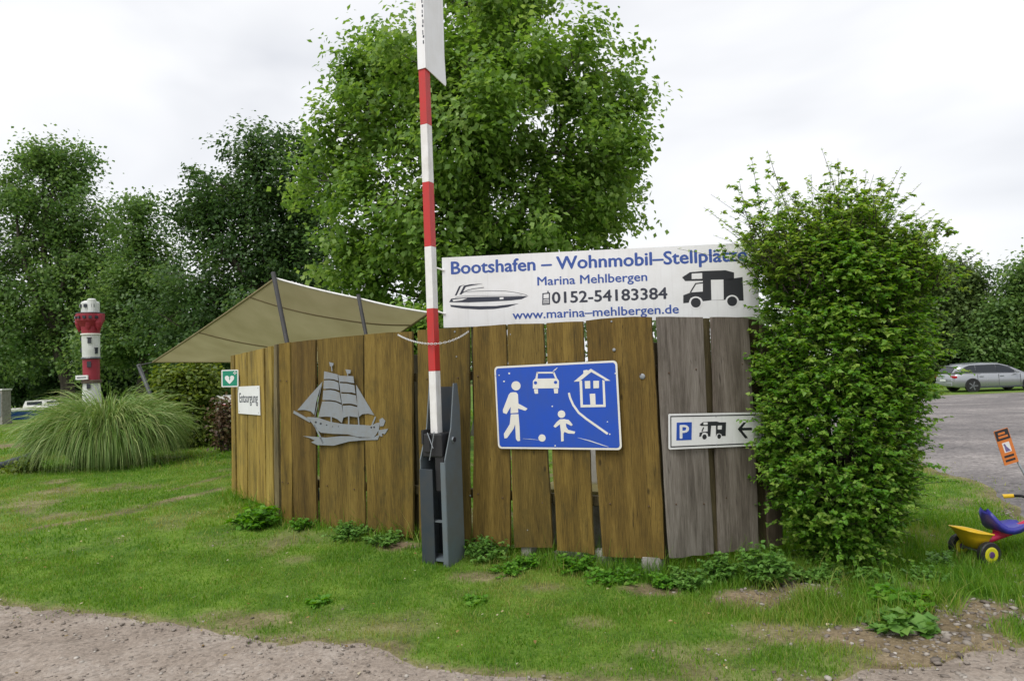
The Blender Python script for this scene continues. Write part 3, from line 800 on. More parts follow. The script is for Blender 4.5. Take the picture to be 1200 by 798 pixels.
tree('lakeside_tree', 'low dark tree filling the gap under the left trees', foot(95, 38.0),
     lobes_px([(10, 440, 34), (60, 445, 32), (105, 440, 32), (150, 440, 32), (200, 440, 34), (245, 445, 34), (30, 460, 28), (85, 462, 26), (130, 465, 26), (180, 465, 26), (225, 465, 26)], 38.0),
     0.24, 36000, M['oak_leaf'], M['bark'], 0.22, clump=30, spread=0.6, fork=.6, tpl=LEAF_KITE)
tree('parking_tree', 'rounded mid green tree behind the parked car, beside the hedge', foot(1105, 46.0),
     lobes_px([(1100, 334, 30), (1075, 354, 34), (1128, 327, 22), (1120, 359, 36), (1095, 394, 40), (1142, 344, 20), (1140, 384, 30), (1060, 399, 40), (1110, 424, 30)], 46.0),
     0.27, 40000, M['far_leaf'], M['bark'], 0.3, clump=30, spread=0.55, tpl=LEAF_KITE)
tree('parking_tree', 'dark tree over the parked car at the right edge', foot(1188, 43.0),
     lobes_px([(1200, 334, 26), (1185, 364, 30), (1165, 394, 32), (1205, 389, 36), (1150, 419, 26), (1190, 421, 30), (1235, 359, 40), (1240, 409, 40), (1222, 319, 26)], 43.0),
     0.26, 36000, M['alder_leaf'], M['bark'], 0.3, clump=30, spread=0.55, tpl=LEAF_KITE)
# a far wood closing the horizon
x = []; 
nb = 1700
bx = rng.uniform(-110, 120, nb); by = 62 + 10 * rng.random(nb) + 0.004 * bx ** 2
bh = 6.0 + 3.0 * fbm(bx * .08, bx * 0, 3, 3)
bz = ground_z(bx, by) + bh * rng.random(nb) ** .7
cc = np.stack([bx, by, bz], 1); m = 26
pos = (cc[:, None] + rng.standard_normal((nb, m, 3)) * np.array([1.1, 1.1, .7])).reshape(-1, 3)
pos[:, 2] = np.maximum(pos[:, 2], ground_z(pos[:, 0], pos[:, 1]))
nn = nb * m
me = leaves('far_wood', pos, np.array([0, -.3, .8]) + .8 * rand_dir(nn), rand_dir(nn), .6 * rng.uniform(.6, 1.3, nn), np.clip(np.repeat(rng.normal(.4, .15, nb), m) + rng.normal(0, .15, nn), 0, 1), LEAF_KITE)
tag(link('far_wood', me, M['far_leaf']), 'distant belt of dark trees along the horizon', 'wood', kind='stuff')
# ------------------------------------------------------------------ plank fence
fence = thing('plank_fence', 'tall plank fence of rough olive-brown boards with a weathered grey right section', 'fence', (FL.x, FL.y, float(ground_z(FL.x, FL.y))))
FB = Vector(fence.location)
def plank(pl, q, mat, tint, off=0.0, th=0.028, wav=0.005, top_arc=0.0, label=None, seed=0):
    """q: the four corners as surveyed, turned into a sawn board with waney edges and a little warp"""
    (sa, za), (sb, zb), (sc, zc), (sd_, zd) = [pl.sz(q[i], q[i + 1]) for i in (0, 2, 4, 6)]
    s0 = min(sd_, sa); z0 = min(zc, zd)
    org = pl.pt(s0, z0, off)
    NZ, NX = 26, 4
    rs = np.random.default_rng(seed + int(q[0] * 7))
    ph = rs.uniform(0, 9, 4)
    wl = lambda t: wav * (math.sin(t * 5 + ph[0]) + .6 * math.sin(t * 13 + ph[1]) + .3 * math.sin(t * 29 + ph[2]))
    wr = lambda t: wav * (math.sin(t * 4.4 + ph[1]) + .6 * math.sin(t * 11 + ph[3]) + .3 * math.sin(t * 31 + ph[0]))
    bow = rs.normal(0, .006); tw = rs.normal(0, .008); cup = rs.normal(0, .004)
    bm = bmesh.new(); F_ = []; B__ = []
    for i in range(NZ + 1):
        t = i / NZ
        sl = sd_ + (sa - sd_) * t + wl(t); sr = sc + (sb - sc) * t + wr(t)
        rf = []; rb = []
        for j in range(NX + 1):
            u = j / NX
            s = sl + (sr - sl) * u; z = (zd + (zc - zd) * u) * (1 - t) + (za + (zb - za) * u) * t
            if i == NZ: z += top_arc * math.sin(math.pi * u) + rs.normal(0, .0015)
            if i == 0: z += rs.normal(0, .003)
            y = bow * math.sin(math.pi * t) + tw * (u - .5) * (t - .5) * 2 + cup * (2 * u - 1) ** 2
            rf.append(bm.verts.new((s - s0, y - th, z - z0))); rb.append(bm.verts.new((s - s0, y, z - z0)))
        F_.append(rf); B__.append(rb)
    for i in range(NZ):
        for j in range(NX):
            bm.faces.new((F_[i][j], F_[i][j + 1], F_[i + 1][j + 1], F_[i + 1][j]))
            bm.faces.new((B__[i][j + 1], B__[i][j], B__[i + 1][j], B__[i + 1][j + 1]))
        bm.faces.new((F_[i][0], F_[i + 1][0], B__[i + 1][0], B__[i][0])); bm.faces.new((F_[i][NX], B__[i][NX], B__[i + 1][NX], F_[i + 1][NX]))
    for j in range(NX):
        bm.faces.new((F_[0][j], B__[0][j], B__[0][j + 1], F_[0][j + 1])); bm.faces.new((F_[NZ][j], F_[NZ][j + 1], B__[NZ][j + 1], B__[NZ][j]))
    o = link('plank', bm_mesh('plank', bm), mat, fence, org - FB, (0, 0, pl.rz))
    o.color = (*tint, 1)
    if label: o['label'] = label
    return o
W_, G_, K_ = M['wood'], M['grey_wood'], M['moss_wood']
wing = [((273, 417, 277.3, 416, 279, 579, 275, 578), (1.56, 1.62, 1.56)), ((278, 416, 291, 412.5, 292, 584, 280, 582), (1.95, 2.05, 1.95)), ((292, 412.5, 302.5, 410, 304, 587, 293, 585), (1.82, 1.92, 1.82)),
        ((303.2, 410, 312.2, 408, 314, 592, 305, 589), (1.95, 2.02, 1.95)), ((312.8, 407.5, 320.4, 405.5, 323, 602, 315, 595), (1.69, 1.79, 1.76))]
for q, t in wing: plank(P_WING, q, W_, t)
plank(P_WING, (321.8, 404, 326.3, 403.5, 328.4, 611, 324, 608), K_, (1.7, 1.65, 1.7), off=-.012, label='greyish corner board')
main = [((329.3, 403, 341.5, 401, 344.3, 613, 331.5, 612), (1.15, 1.15, 1.05), .004, 0), ((344.2, 401, 371.5, 398, 374, 616, 347, 614), (.72, .68, .66), .003, 0), ((373.8, 398, 426.6, 392.5, 429.4, 619, 377, 616), (.92, .93, .9), .003, .004),
        ((429.8, 392, 484.8, 388.3, 486.8, 629, 432.8, 621), (1.02, 1.02, .95), .004, .003), ((491.3, 387, 551.0, 383.2, 552.5, 637, 493.3, 632), (.95, .97, .95), .004, 0),
        ((557, 382.7, 594.5, 380.5, 600, 640, 556, 637), (.95, .93, .9), .004, 0), ((596.7, 380.2, 638.5, 379, 648.5, 640, 604.5, 640), (.85, .86, .86), .005, .002),
        ((642.5, 378.6, 685.3, 377, 697.5, 648, 655, 643), (1.0, .98, .92), .005, .002), ((688, 376, 765.5, 371.5, 779, 654, 707, 650), (.84, .80, .76), .005, .012)]
for i, (q, t, w, arc) in enumerate(main): plank(P_MAIN, q, W_, t, wav=w, top_arc=arc, seed=i, off=.004 * (i % 2))
grey = [((768.5, 371.5, 820.5, 372, 834.5, 648, 783, 653), G_, (1, 1, 1), 0, 'weathered grey plank'), ((819, 373, 833, 373, 844, 645, 832, 647), K_, (1.1, 1.1, 1.1), -.032, 'narrow mossy batten behind the grey planks'),
        ((831, 372, 874, 372.5, 886.5, 643, 841, 647), G_, (.98, .95, .92), 0, 'weathered grey plank'), ((872, 373, 890, 375, 902, 641, 884, 643), K_, (.8, .8, .8), -.032, None), ((889, 380, 903, 384, 915, 637, 899, 641), G_, (.72, .62, .52), 0, None)]
for q, m_, t, off, lb in grey: plank(P_GREY, q, m_, t, off=off, wav=.004, label=lb)
# posts and rails behind, nails in front
def fence_beam(name, pl, s0, s1, z, h, off, d):
    a = pl.pt(s0, z, off); b = pl.pt(s1, z, off)
    bm = bmesh.new(); L = (b - a).length
    box(bm, (L / 2, 0, 0), (L, d, h), bevel=.004)
    o = link(name, bm_mesh(name, bm), K_, fence, a - FB, (0, 0, pl.rz)); o.color = (1, 1, 1, 1)
LM = (Vector(FR[:2]) - Vector(FL[:2])).length; LW = (Vector(FL[:2]) - Vector(FW[:2])).length; LG = (Vector(FE[:2]) - Vector(FR[:2])).length
for z in (.55, 1.62): 
    fence_beam('rail', P_MAIN, .04, LM - .05, z, .08, -.06, .05); fence_beam('rail', P_WING, .05, LW - .06, z, .08, -.06, .05); fence_beam('rail', P_GREY, .05, LG - .02, z, .08, -.075, .05)
for pl, s in ((P_MAIN, .06), (P_MAIN, 1.62), (P_MAIN, LM - .1), (P_WING, .06), (P_GREY, LG - .1)):
    p = pl.pt(s, 0, -.14); bm = bmesh.new(); box(bm, (0, 0, .92), (.1, .1, 1.84), bevel=.006)
    o = link('post', bm_mesh('post', bm), K_, fence, p - FB, (0, 0, pl.rz)); o.color = (.9, .9, .9, 1)
bm = bmesh.new(); lathe(bm, [(.0001, -.004), (.011, -.004), (.012, -.001), (.008, .001), (.0001, .0015)], 10, axis='Y'); nail_me = bm_mesh('bolt_head', bm, smooth=True); screw_me = nail_me.copy()
for px, py, sc in ((535, 389, .8), (537, 418, .6), (661, 404, .7), (718, 377, .7), (721, 410, 1.2), (754, 441, 2.0), (553, 580, .7), (880, 628, .8), (400, 440, .5), (458, 600, .5), (600, 392, .5), (620, 620, .5)):
    pl = P_GREY if px > 775 else P_MAIN
    p = pl.hit(px, py) + pl.n * .032
    o = link('bolt_head', nail_me, M['steel'], fence, p - FB, (0, 0, pl.rz + math.pi)); o.scale = (sc, sc, sc)
rust = paint('rusty_screw', (.10, .06, .035), .6, metal=.3, bump=0)
for pl, bl, off in ((P_MAIN, [m_[0] for m_ in main], .036), (P_GREY, [g_[0] for g_ in grey if g_[3] == 0], .032)):
    for q in bl:
        for zt in (.55, 1.62):
            for u in (.18, .80):
                # share of the board height at which the rail lies
                zb0 = pl.sz(q[6], q[7])[1]; zt0 = pl.sz(q[0], q[1])[1]; t = (zt - zb0) / (zt0 - zb0)
                l_ = pl.sz(q[6], q[7])[0] * (1 - t) + pl.sz(q[0], q[1])[0] * t; r_s = pl.sz(q[4], q[5])[0] * (1 - t) + pl.sz(q[2], q[3])[0] * t
                p = pl.pt(l_ + (r_s - l_) * u + rng.normal(0, .008), zt + rng.normal(0, .012), off)
                o = link('screw_head', screw_me, rust, fence, p - FB, (0, 0, pl.rz + math.pi)); o.scale = (.62, 1.2, .62)
# footings under the boards
def block(label, px, py, Y, s, rz, mat=M['concrete'], bev=.008):
    p = on_ground(px, py); p = Vector((at(px, py, Y).x, Y, float(surf_z(at(px, py, Y).x, Y)) - .02))
    bm = bmesh.new(); box(bm, (0, 0, s[2] / 2), s, bevel=bev)
    for v in bm.verts: v.co += Vector(rng.normal(0, .003, 3))
    o = link('concrete_block', bm_mesh('concrete_block', bm), mat, None, p, (0, 0, rz)); return tag(o, label, 'block', 'concrete footings under the fence')
pm = P_MAIN.rz
block('clean square concrete block under the corner of brown and grey planks', 766, 664, 5.50, (.15, .13, .17), pm)
block('rough low concrete lump under the widest brown plank', 715, 662, 5.74, (.26, .16, .15), pm + .1, bev=.03)
block('narrow concrete footing below the blue sign', 620, 650, 6.02, (.10, .12, .16), pm)
block('flat concrete slab lying between the two footings under the blue sign', 670, 656, 5.92, (.30, .18, .10), pm - .1, bev=.02)
# things glimpsed through the gaps
P_BACK = Plane((FL - P_MAIN.n * .75)[:2], (FR - P_MAIN.n * .75)[:2]); P_NEAR = Plane((FL - P_MAIN.n * .28)[:2], (FR - P_MAIN.n * .28)[:2])
p = P_BACK.hit(682, 600); gz = float(surf_z(p.x, p.y))
sbx = thing('storage_box', 'grey box seen through the gaps below the blue sign', 'box', (p.x, p.y, gz), pm)
part('tub', lambda bm: box(bm, (0, 0, .24), (.66, .44, .46), bevel=.015), M['concrete'], sbx)
part('lid', lambda bm: box(bm, (0, 0, .50), (.72, .5, .06), bevel=.01), paint('tan_lid', (.30, .26, .10), .6), sbx)
part('back_panel', lambda bm: box(bm, (0, .1, .80), (.62, .03, .52), bevel=.01), M['white_paint'], sbx)
p = P_NEAR.hit(488.6, 470); gz = float(surf_z(p.x, p.y)); z0 = P_NEAR.hit(488.6, 487).z - gz; z1 = P_NEAR.hit(488.6, 448).z - gz
nb_ = thing('notice_board', 'slim whitish board seen through the fence gap beside the barrier', 'board', (p.x, p.y, gz), pm)
part('panel', lambda bm: box(bm, (0, 0, (z0 + z1) / 2), (.16, .02, z1 - z0), bevel=.004), M['white'], nb_)
part('post', lambda bm: box(bm, (0, .02, z1 / 2), (.04, .018, z1)), M['steel'], nb_)

# ------------------------------------------------------------------ sign maker
def sign_root(name, label, pl, quad, off, w=None, h=None):
    """flat sign hung on a fence plane; quad = surveyed TL, TR, BR, BL. Returns root, (w, h), map from picture survey to sign metres"""
    s = [pl.sz(*p) for p in quad]
    tl, tr, br, bl = s
    ww = w or ((tr[0] - tl[0]) + (br[0] - bl[0])) / 2; hh = h or ((tl[1] - bl[1]) + (tr[1] - br[1])) / 2
    tilt = math.atan2((tr[1] - tl[1]) + (br[1] - bl[1]), (tr[0] - tl[0]) + (br[0] - bl[0]))
    cs = sum(q[0] for q in s) / 4; cz = sum(q[1] for q in s) / 4
    base = pl.pt(cs, cz, off)
    root = thing(name, label, 'sign', base)
    root.rotation_euler = (0, -tilt, pl.rz)
    f = homography(quad, [(-ww / 2, hh / 2), (ww / 2, hh / 2), (ww / 2, -hh / 2), (-ww / 2, -hh / 2)])
    return root, ww, hh, f
def back_clamps(root, w, h, y=0.0):
    for z in (-h * .28, h * .28):
        bm = bmesh.new(); box(bm, (0, .008, z), (w * .8, .014, .03)); link('mounting_rail', bm_mesh('mounting_rail', bm), M['steel'], root)

# blue play-street sign
q4 = [(584.3, 429), (727.5, 422.5), (730.5, 525.5), (587, 524.8)]
root, w, h, f = sign_root('play_street_sign', 'blue residential zone sign with white family, car and house symbols on fence', P_MAIN, q4, .062)
back_clamps(root, w, h)
flat('border', [rrect(-w / 2, -h / 2, w / 2, h / 2, .035)], M['sign_white'], root, 0, .004)
flat('blue_field', [rrect(-w / 2 + .016, -h / 2 + .016, w / 2 - .016, h / 2 - .016, .026)], M['blue_sign'], root, .004, .0015)
Zp = lambda pts: [f(575 + x / 6.648, 415 + y / 6.648) for x, y in pts]
def circ(x, y, r, n=20): return Zp([(x + r * math.cos(2 * math.pi * k / n), y + r * math.sin(2 * math.pi * k / n)) for k in range(n)])
sy, st = .0055, .0015
SW = M['sign_white']
flat('adult_symbol', [circ(231, 243, 36), Zp([(205, 292), (232, 294), (245, 310), (247, 382), (268, 392), (318, 420), (300, 436), (262, 424), (244, 418), (244, 452), (184, 456), (186, 405), (152, 462), (126, 452), (124, 430), (158, 348), (172, 312), (186, 296)]),
     Zp([(186, 464), (246, 462), (252, 560), (254, 668), (236, 672), (222, 655), (218, 540), (206, 575), (152, 648), (132, 650), (128, 615), (176, 540)])], SW, root, sy, st)
flat('child_symbol', [circ(580, 462, 29), Zp([(566, 502), (600, 500), (634, 506), (648, 522), (664, 544), (652, 552), (630, 540), (612, 532), (614, 560), (628, 582), (682, 596), (676, 612), (628, 610), (600, 598), (592, 612), (592, 668), (572, 672), (572, 600), (566, 540), (530, 566), (515, 556), (540, 524)])], SW, root, sy, st)
flat('ball_symbol', [circ(425, 646, 28)], SW, root, sy, st)
flat('car_symbol', [Zp([(384, 188), (394, 136), (406, 136), (400, 188)]), Zp([(394, 136), (530, 136), (530, 148), (394, 148)]), Zp([(518, 136), (532, 136), (552, 188), (538, 188)]),
     Zp([(380, 188), (552, 186), (566, 206), (564, 262), (362, 264), (364, 206)]), Zp([(370, 268), (402, 268), (402, 304), (376, 304)]), Zp([(524, 266), (558, 266), (556, 302), (528, 302)])], SW, root, sy, st)
flat('headlight_symbol', [circ(384, 220, 13, 12), circ(540, 217, 13, 12)], M['blue_sign'], root, sy + st, .0008)
flat('house_symbol', [Zp([(680, 212), (756, 150), (756, 126), (786, 122), (790, 128), (814, 114), (960, 206), (922, 206), (916, 196), (816, 138), (742, 196), (724, 210)]), Zp([(724, 206), (744, 204), (746, 392), (728, 410)]), Zp([(900, 200), (916, 204), (920, 406), (902, 390)]),
     Zp([(728, 410), (746, 390), (902, 388), (920, 406)]), Zp([(764, 208), (806, 206), (806, 264), (766, 266)]), Zp([(830, 206), (874, 206), (872, 262), (830, 264)]), Zp([(800, 306), (842, 304), (844, 390), (804, 390)])], SW, root, sy, st)
kl = [(640, 298), (650, 340), (672, 392), (712, 450), (770, 498), (850, 555), (930, 612)]
flat('kerb_symbol', [strip(Zp(kl), .0185)], SW, root, sy, st)
sc_m = paint('scratch', (.62, .64, .66), .6, bump=0)
flat('scratch_mark', [strip(Zp([(700, 642), (790, 665), (890, 698), (935, 712)]), [.001, .007, .006, .002]), strip(Zp([(275, 652), (340, 655), (400, 662)]), [.001, .003, .001]), strip(Zp([(520, 132), (540, 118), (556, 104)]), [.004, .01, .004])] + [circ(x, y, r, 7) for x, y, r in ((72, 158, 6), (100, 160, 5), (180, 146, 8), (138, 208, 7), (945, 614, 6), (510, 402, 6), (525, 705, 6), (930, 520, 5), (1000, 150, 6))], sc_m, root, sy + .0004, .0012)

# motorhome parking sign
q4 = [(778, 485.0), (889.5, 482.2), (891, 521.5), (780.2, 525.6)]
root, w, h, f = sign_root('motorhome_parking_sign', 'white sign with blue P, black motorhome and arrow on the grey planks', P_GREY, q4, .045)
back_clamps(root, w, h)
flat('panel', [rrect(-w / 2, -h / 2, w / 2, h / 2, .012)], M['white'], root, 0, .003)
b0 = .016
flat('black_border', frame_polys(-w / 2 + b0, -h / 2 + b0, w / 2 - b0, h / 2 - b0, .009), M['black_text'], root, .003, .0012)
Zq = lambda pts: [f(770 + x / 9.23, 475 + y / 9.23) for x, y in pts]
flat('parking_field', [Zq([(163, 184), (322, 178), (327, 366), (168, 372)])], M['blue_sign'], root, .003, .0012)
a = f(770 + 205 / 9.23, 475 + 350 / 9.23); b = f(770 + 288 / 9.23, 475 + 200 / 9.23)
lettering('letter', 'P', a[0], b[0], a[1], b[1] - a[1], M['white'], root, .0042, .001, bold=.03)
K = M['black_text']
flat('motorhome_symbol', [Zq([(405, 205), (440, 178), (500, 172), (590, 170), (620, 180), (690, 178), (690, 210), (648, 212), (530, 216), (525, 330), (500, 330), (496, 300), (470, 288), (440, 292), (425, 330), (408, 335), (408, 292), (440, 282), (494, 278), (494, 218), (420, 218)]),
     Zq([(582, 214), (600, 214), (600, 256), (645, 256), (648, 212), (690, 210), (690, 326), (650, 326), (640, 305), (618, 296), (596, 304), (585, 330)]),
     [f(770 + (463 + 23 * math.cos(t)) / 9.23, 475 + (335 + 27 * math.sin(t)) / 9.23) for t in np.linspace(0, 6.0, 16)], [f(770 + (620 + 20 * math.cos(t)) / 9.23, 475 + (330 + 25 * math.sin(t)) / 9.23) for t in np.linspace(0, 6.0, 16)],
     Zq([(444, 232), (456, 232), (440, 276), (428, 276)])], K, root, .003, .0012)
flat('window_symbol', [Zq([(446, 182), (490, 180), (490, 204), (446, 206)])], M['white'], root, .0042, .0008)
flat('arrow_symbol', [Zq([(820, 252), (880, 180), (910, 180), (866, 238), (975, 236), (976, 264), (866, 266), (936, 348), (904, 352)])], K, root, .003, .0012)
flat('rivet', [disc(-w * .02, h * .41, .006, 10), disc(-w * .02, -h * .42, .006, 10)], M['steel'], root, .003, .003)

# banner board on its own behind the fence
BA = at(517, 430, 6.50); BB = at(887, 416, 6.12)
P_BAN = Plane(BA, BB)
q4 = [(517, 302.4), (887, 284), (889.5, 371), (521, 384)]
root, w, h, f = sign_root('marina_banner', 'long white banner board with blue lettering above the fence', P_BAN, q4, 0)
flat('panel', [rect(-w / 2, -h / 2, w / 2, h / 2)], M['white'], root, 0, .006)
bm = bmesh.new()
for x in (-w * .40, w * .05, w * .44): 
    box(bm, (x, .05, -.55), (.06, .06, h + 1.0))
box(bm, (0, .012, h * .3), (w * .96, .02, .05)); box(bm, (0, .012, -h * .3), (w * .96, .02, .05))
link('support_frame', bm_mesh('support_frame', bm), K_, root)
T1, T2 = M['blue_text'], M['navy_text']
def uv(u, v): return (-w / 2 + u * w, -h / 2 + v * h)
def line(name, txt, u0, u1, v, cap, mat, bold):
    lettering(name, txt, uv(u0, 0)[0], uv(u1, 0)[0], uv(0, v)[1], cap * h, mat, root, .006, .001, bold * 1.5)
line('title_lettering', 'Bootshafen \u2013 Wohnmobil\u2013Stellpl\u00e4tze', .031, .968, .760, .185, T1, .026)
line('subtitle_lettering', 'Marina Mehlbergen', .314, .662, .545, .125, T1, .018)
line('phone_lettering', '0152-54183384', .360, .722, .288, .162, T2, .024)
line('web_lettering', 'www.marina\u2013mehlbergen.de', .230, .756, .085, .125, T1, .018)
Zl_ = lambda pts: [f(510 + x / 6.316, 285 + y / 6.316) for x, y in pts]
flat('phone_symbol', [strip(Zl_([(797, 375), (797, 455)]), .011), strip(Zl_([(845, 372), (845, 452)]), .011), strip(Zl_([(793, 455), (849, 451)]), .011), strip(Zl_([(793, 376), (849, 371)]), .010), strip(Zl_([(834, 372), (834, 355)]), .012), strip(Zl_([(800, 414), (842, 411)]), .008), strip(Zl_([(804, 428), (838, 426)]), .008), strip(Zl_([(804, 442), (838, 440)]), .008)], M['navy_text'], root, .006, .001)
flat('boat_symbol', [Zl_([(106, 438), (120, 412), (240, 402), (400, 398), (560, 396), (690, 392), (640, 416), (560, 426), (400, 434), (250, 440)]), Zl_([(114, 458), (200, 464), (330, 468), (450, 466), (540, 456), (620, 448), (540, 474), (440, 488), (330, 492), (200, 484), (120, 472)]),
     Zl_([(146, 390), (176, 320), (218, 308), (190, 322), (160, 388)]), Zl_([(180, 382), (212, 316), (262, 306), (350, 302), (272, 316), (226, 326), (196, 382)]), strip(Zl_([(190, 376), (240, 350), (280, 340), (360, 330)]), .006), strip(Zl_([(200, 362), (300, 358), (420, 354), (520, 356), (600, 368), (680, 386)]), .004), strip(Zl_([(150, 405), (180, 396), (300, 390), (640, 388)]), .003)], M['navy_text'], root, .006, .001)
flat('porthole_symbol', [Zl_([(478, 404), (506, 402), (506, 416), (478, 418)]), Zl_([(130, 420), (240, 408), (200, 424), (136, 432)])], M['white'], root, .007, .0006)
Zr_ = lambda pts: [f(700 + x / 6.0, 275 + y / 6.0) for x, y in pts]
flat('motorhome_symbol', [Zr_([(594, 302), (650, 266), (740, 258), (900, 252), (960, 268), (960, 320), (885, 320), (885, 460), (900, 460), (905, 440), (960, 440), (1010, 470), (1010, 330), (960, 268), (1020, 268), (1030, 470), (800, 468), (740, 470), (725, 446), (690, 438), (655, 446), (640, 480), (602, 484), (602, 428), (655, 408), (740, 402), (740, 326), (616, 328)][:8] + [(800, 462), (740, 470), (725, 446), (690, 438), (655, 446), (640, 480), (602, 484), (602, 428), (655, 408), (740, 402), (740, 326), (616, 328)]),
     strip(Zr_([(652, 408), (690, 346), (740, 340)]), .012), Zr_([(885, 320), (1020, 300), (1026, 466), (885, 460)])], K, root, .006, .001)
flat('door_symbol', [Zr_([(797, 320), (885, 318), (886, 458), (800, 462)]), Zr_([(662, 276), (736, 272), (736, 312), (662, 314)])] + [[f(700 + (cx + 48 * math.cos(t)) / 6, 275 + (cy + 44 * math.sin(t)) / 6) for t in np.linspace(0, 6.1, 24)] for cx, cy in ((690, 480), (945, 470))], M['white'], root, .007, .0006)
flat('wheel_symbol', [[f(700 + (cx + 35 * math.cos(t)) / 6, 275 + (cy + 34 * math.sin(t)) / 6) for t in np.linspace(0, 6.1, 24)] for cx, cy in ((690, 480), (945, 470))], K, root, .0076, .0006)
for z in (h * .36, -h * .26):
    bm = bmesh.new()
    tube(bm, [(-w / 2 + .02, -.012, z - .03), (-w / 2 - .06, -.03, z), (-w / 2 - .12, .02, z + .03)], .009, 6)
    link('cable_tie', bm_mesh('cable_tie', bm), M['white_paint'], root)

# disposal sign on the left wing
q4 = [(282.3, 453.0), (308.2, 451.5), (308.6, 486.3), (282.8, 484)]
root, w, h, f = sign_root('disposal_sign', 'white sign lettered Entsorgung on the left end of the fence', P_WING, q4, .034)
flat('panel', [rect(-w / 2, -h / 2, w / 2, h / 2)], M['white'], root, 0, .004)
lettering('lettering', 'Entsorgung', -w * .42, w * .42, -h * .08, h * .36, M['navy_text'], root, .004, .001, bold=.012)
flat('screw', [disc(sx * w * .44, sz * h * .42, .007, 8) for sx in (-1, 1) for sz in (-1, 1)], M['steel'], root, .004, .003)
# defibrillator sign projecting at the wing's end
PA = Plane((FW.x - .3, FW.y - .33), (FW.x + .3, FW.y - .33))
q4 = [(262, 433.5), (281.5, 433), (281.8, 453), (262, 453.4)]
root, w, h, f = sign_root('defibrillator_sign', 'small square green sign with white heart at the left fence end', PA, q4, .06)
flat('panel', [rrect(-w / 2, -h / 2, w / 2, h / 2, .012)], M['white'], root, 0, .003)
flat('green_field', [rect(-w / 2 + .014, -h / 2 + .014, w / 2 - .014, h / 2 - .014)], M['green_sign'], root, .003, .0012)
hp = [(0, -.33), (.12, -.22), (.26, -.06), (.28, .06), (.22, .15), (.12, .16), (.04, .10), (0, .04), (-.04, .10), (-.12, .16), (-.22, .15), (-.28, .06), (-.26, -.06), (-.12, -.22)]
flat('heart_symbol', [[(x * w * 1.0 - .02 * w, z * h * 1.0) for x, z in hp]], M['white'], root, .0042, .0012)
flat('cross_symbol', [rect(w * .20, h * .28, w * .40, h * .34), rect(w * .27, h * .21, w * .33, h * .41)], M['white'], root, .0042, .0012)
flat('flash_symbol', [[(-.02 * w, h * .06), (.04 * w, h * .06), (.0, -h * .02), (.03 * w, -h * .02), (-.05 * w, -h * .15), (-.02 * w, -h * .05), (-.06 * w, -h * .05)]], M['green_sign'], root, .0054, .001)
bm = bmesh.new(); box(bm, (w * .45, .03, 0), (.03, .06, .06)); link('bracket', bm_mesh('bracket', bm), M['steel'], root)

# steel ship silhouette
base = P_MAIN.hit(400, 520) + P_MAIN.n * .046
ship = thing('steel_ship', 'grey sheet steel sailing ship silhouette fixed to the brown planks', 'ornament', base, P_MAIN.rz)
s_base = P_MAIN.sz(400, 520)
def Zs(pts):
    r = []
    for x, y in pts:
        s, z = P_MAIN.sz(340 + x / 7.254, 420 + y / 7.254); r.append((s - s_base[0], z - s_base[1]))
    return r
ST = M['steel']
sails = [[(318, 108), (432, 135), (437, 188), (400, 176), (360, 172), (316, 174)], [(316, 185), (360, 183), (400, 188), (438, 204), (445, 270), (410, 258), (370, 254), (312, 256)], [(311, 268), (370, 266), (410, 272), (448, 288), (463, 376), (420, 358), (370, 350), (304, 350)],
         [(302, 362), (370, 362), (420, 370), (467, 392), (482, 495), (468, 545), (430, 512), (390, 495), (340, 490), (268, 494)],
         [(441, 145), (565, 150), (572, 208), (540, 204), (510, 198), (446, 196)], [(447, 208), (510, 211), (574, 226), (583, 296), (550, 286), (520, 286), (458, 282)], [(461, 296), (520, 298), (586, 312), (600, 396), (560, 384), (530, 380), (470, 382)],
         [(474, 398), (540, 396), (604, 412), (611, 496), (570, 492), (530, 486), (480, 500)], [(305, 195), (200, 310), (92, 436), (150, 434), (205, 446), (234, 475), (250, 370), (275, 280)], [(590, 225), (640, 310), (742, 478), (690, 465), (640, 470), (615, 492), (602, 400)]]
for p in sails: flat('sail', [Zs(p)], ST, ship, 0, .004)
flat('hull', [Zs([(170, 494), (262, 498), (370, 535), (480, 553), (620, 560), (715, 566), (760, 545), (790, 540), (782, 600), (760, 640), (735, 668), (600, 662), (520, 640), (400, 636), (290, 626), (245, 592), (215, 545)])], ST, ship, 0, .004)
flat('wave', [Zs([(138, 655), (260, 662), (330, 668), (450, 656), (560, 656), (620, 672), (730, 668), (790, 640), (772, 686), (640, 690), (530, 700), (400, 735), (260, 730), (208, 706), (240, 692), (200, 672)])], ST, ship, 0, .004)
flat('bowsprit', [strip(Zs([(58, 450), (200, 530)]), .028), strip(Zs([(235, 560), (310, 715)]), .018)], ST, ship, 0, .004)
flat('mast', [strip(Zs([(378, 40), (384, 108)]), .012), strip(Zs([(520, 95), (516, 150)]), .010), strip(Zs([(440, 140), (472, 392)]), .008), strip(Zs([(378, 490), (378, 545)]), .016), strip(Zs([(526, 485), (526, 558)]), .016), strip(Zs([(607, 494), (612, 562)]), .014), strip(Zs([(752, 492), (722, 566)]), .016), strip(Zs([(300, 200), (240, 490)]), .006), strip(Zs([(590, 225), (608, 500)]), .006)], ST, ship, .001, .0025)
flat('pennant', [Zs([(360, 30), (398, 40), (392, 62), (368, 66)]), Zs([(498, 92), (545, 98), (540, 126), (512, 130)])], ST, ship, 0, .004)
flat('stern_ornament', [Zs([(786, 515), (812, 500), (836, 528), (820, 570), (790, 572)]), Zs([(778, 604), (862, 592), (832, 638), (806, 632), (812, 660), (778, 650)])], ST, ship, 0, .004)
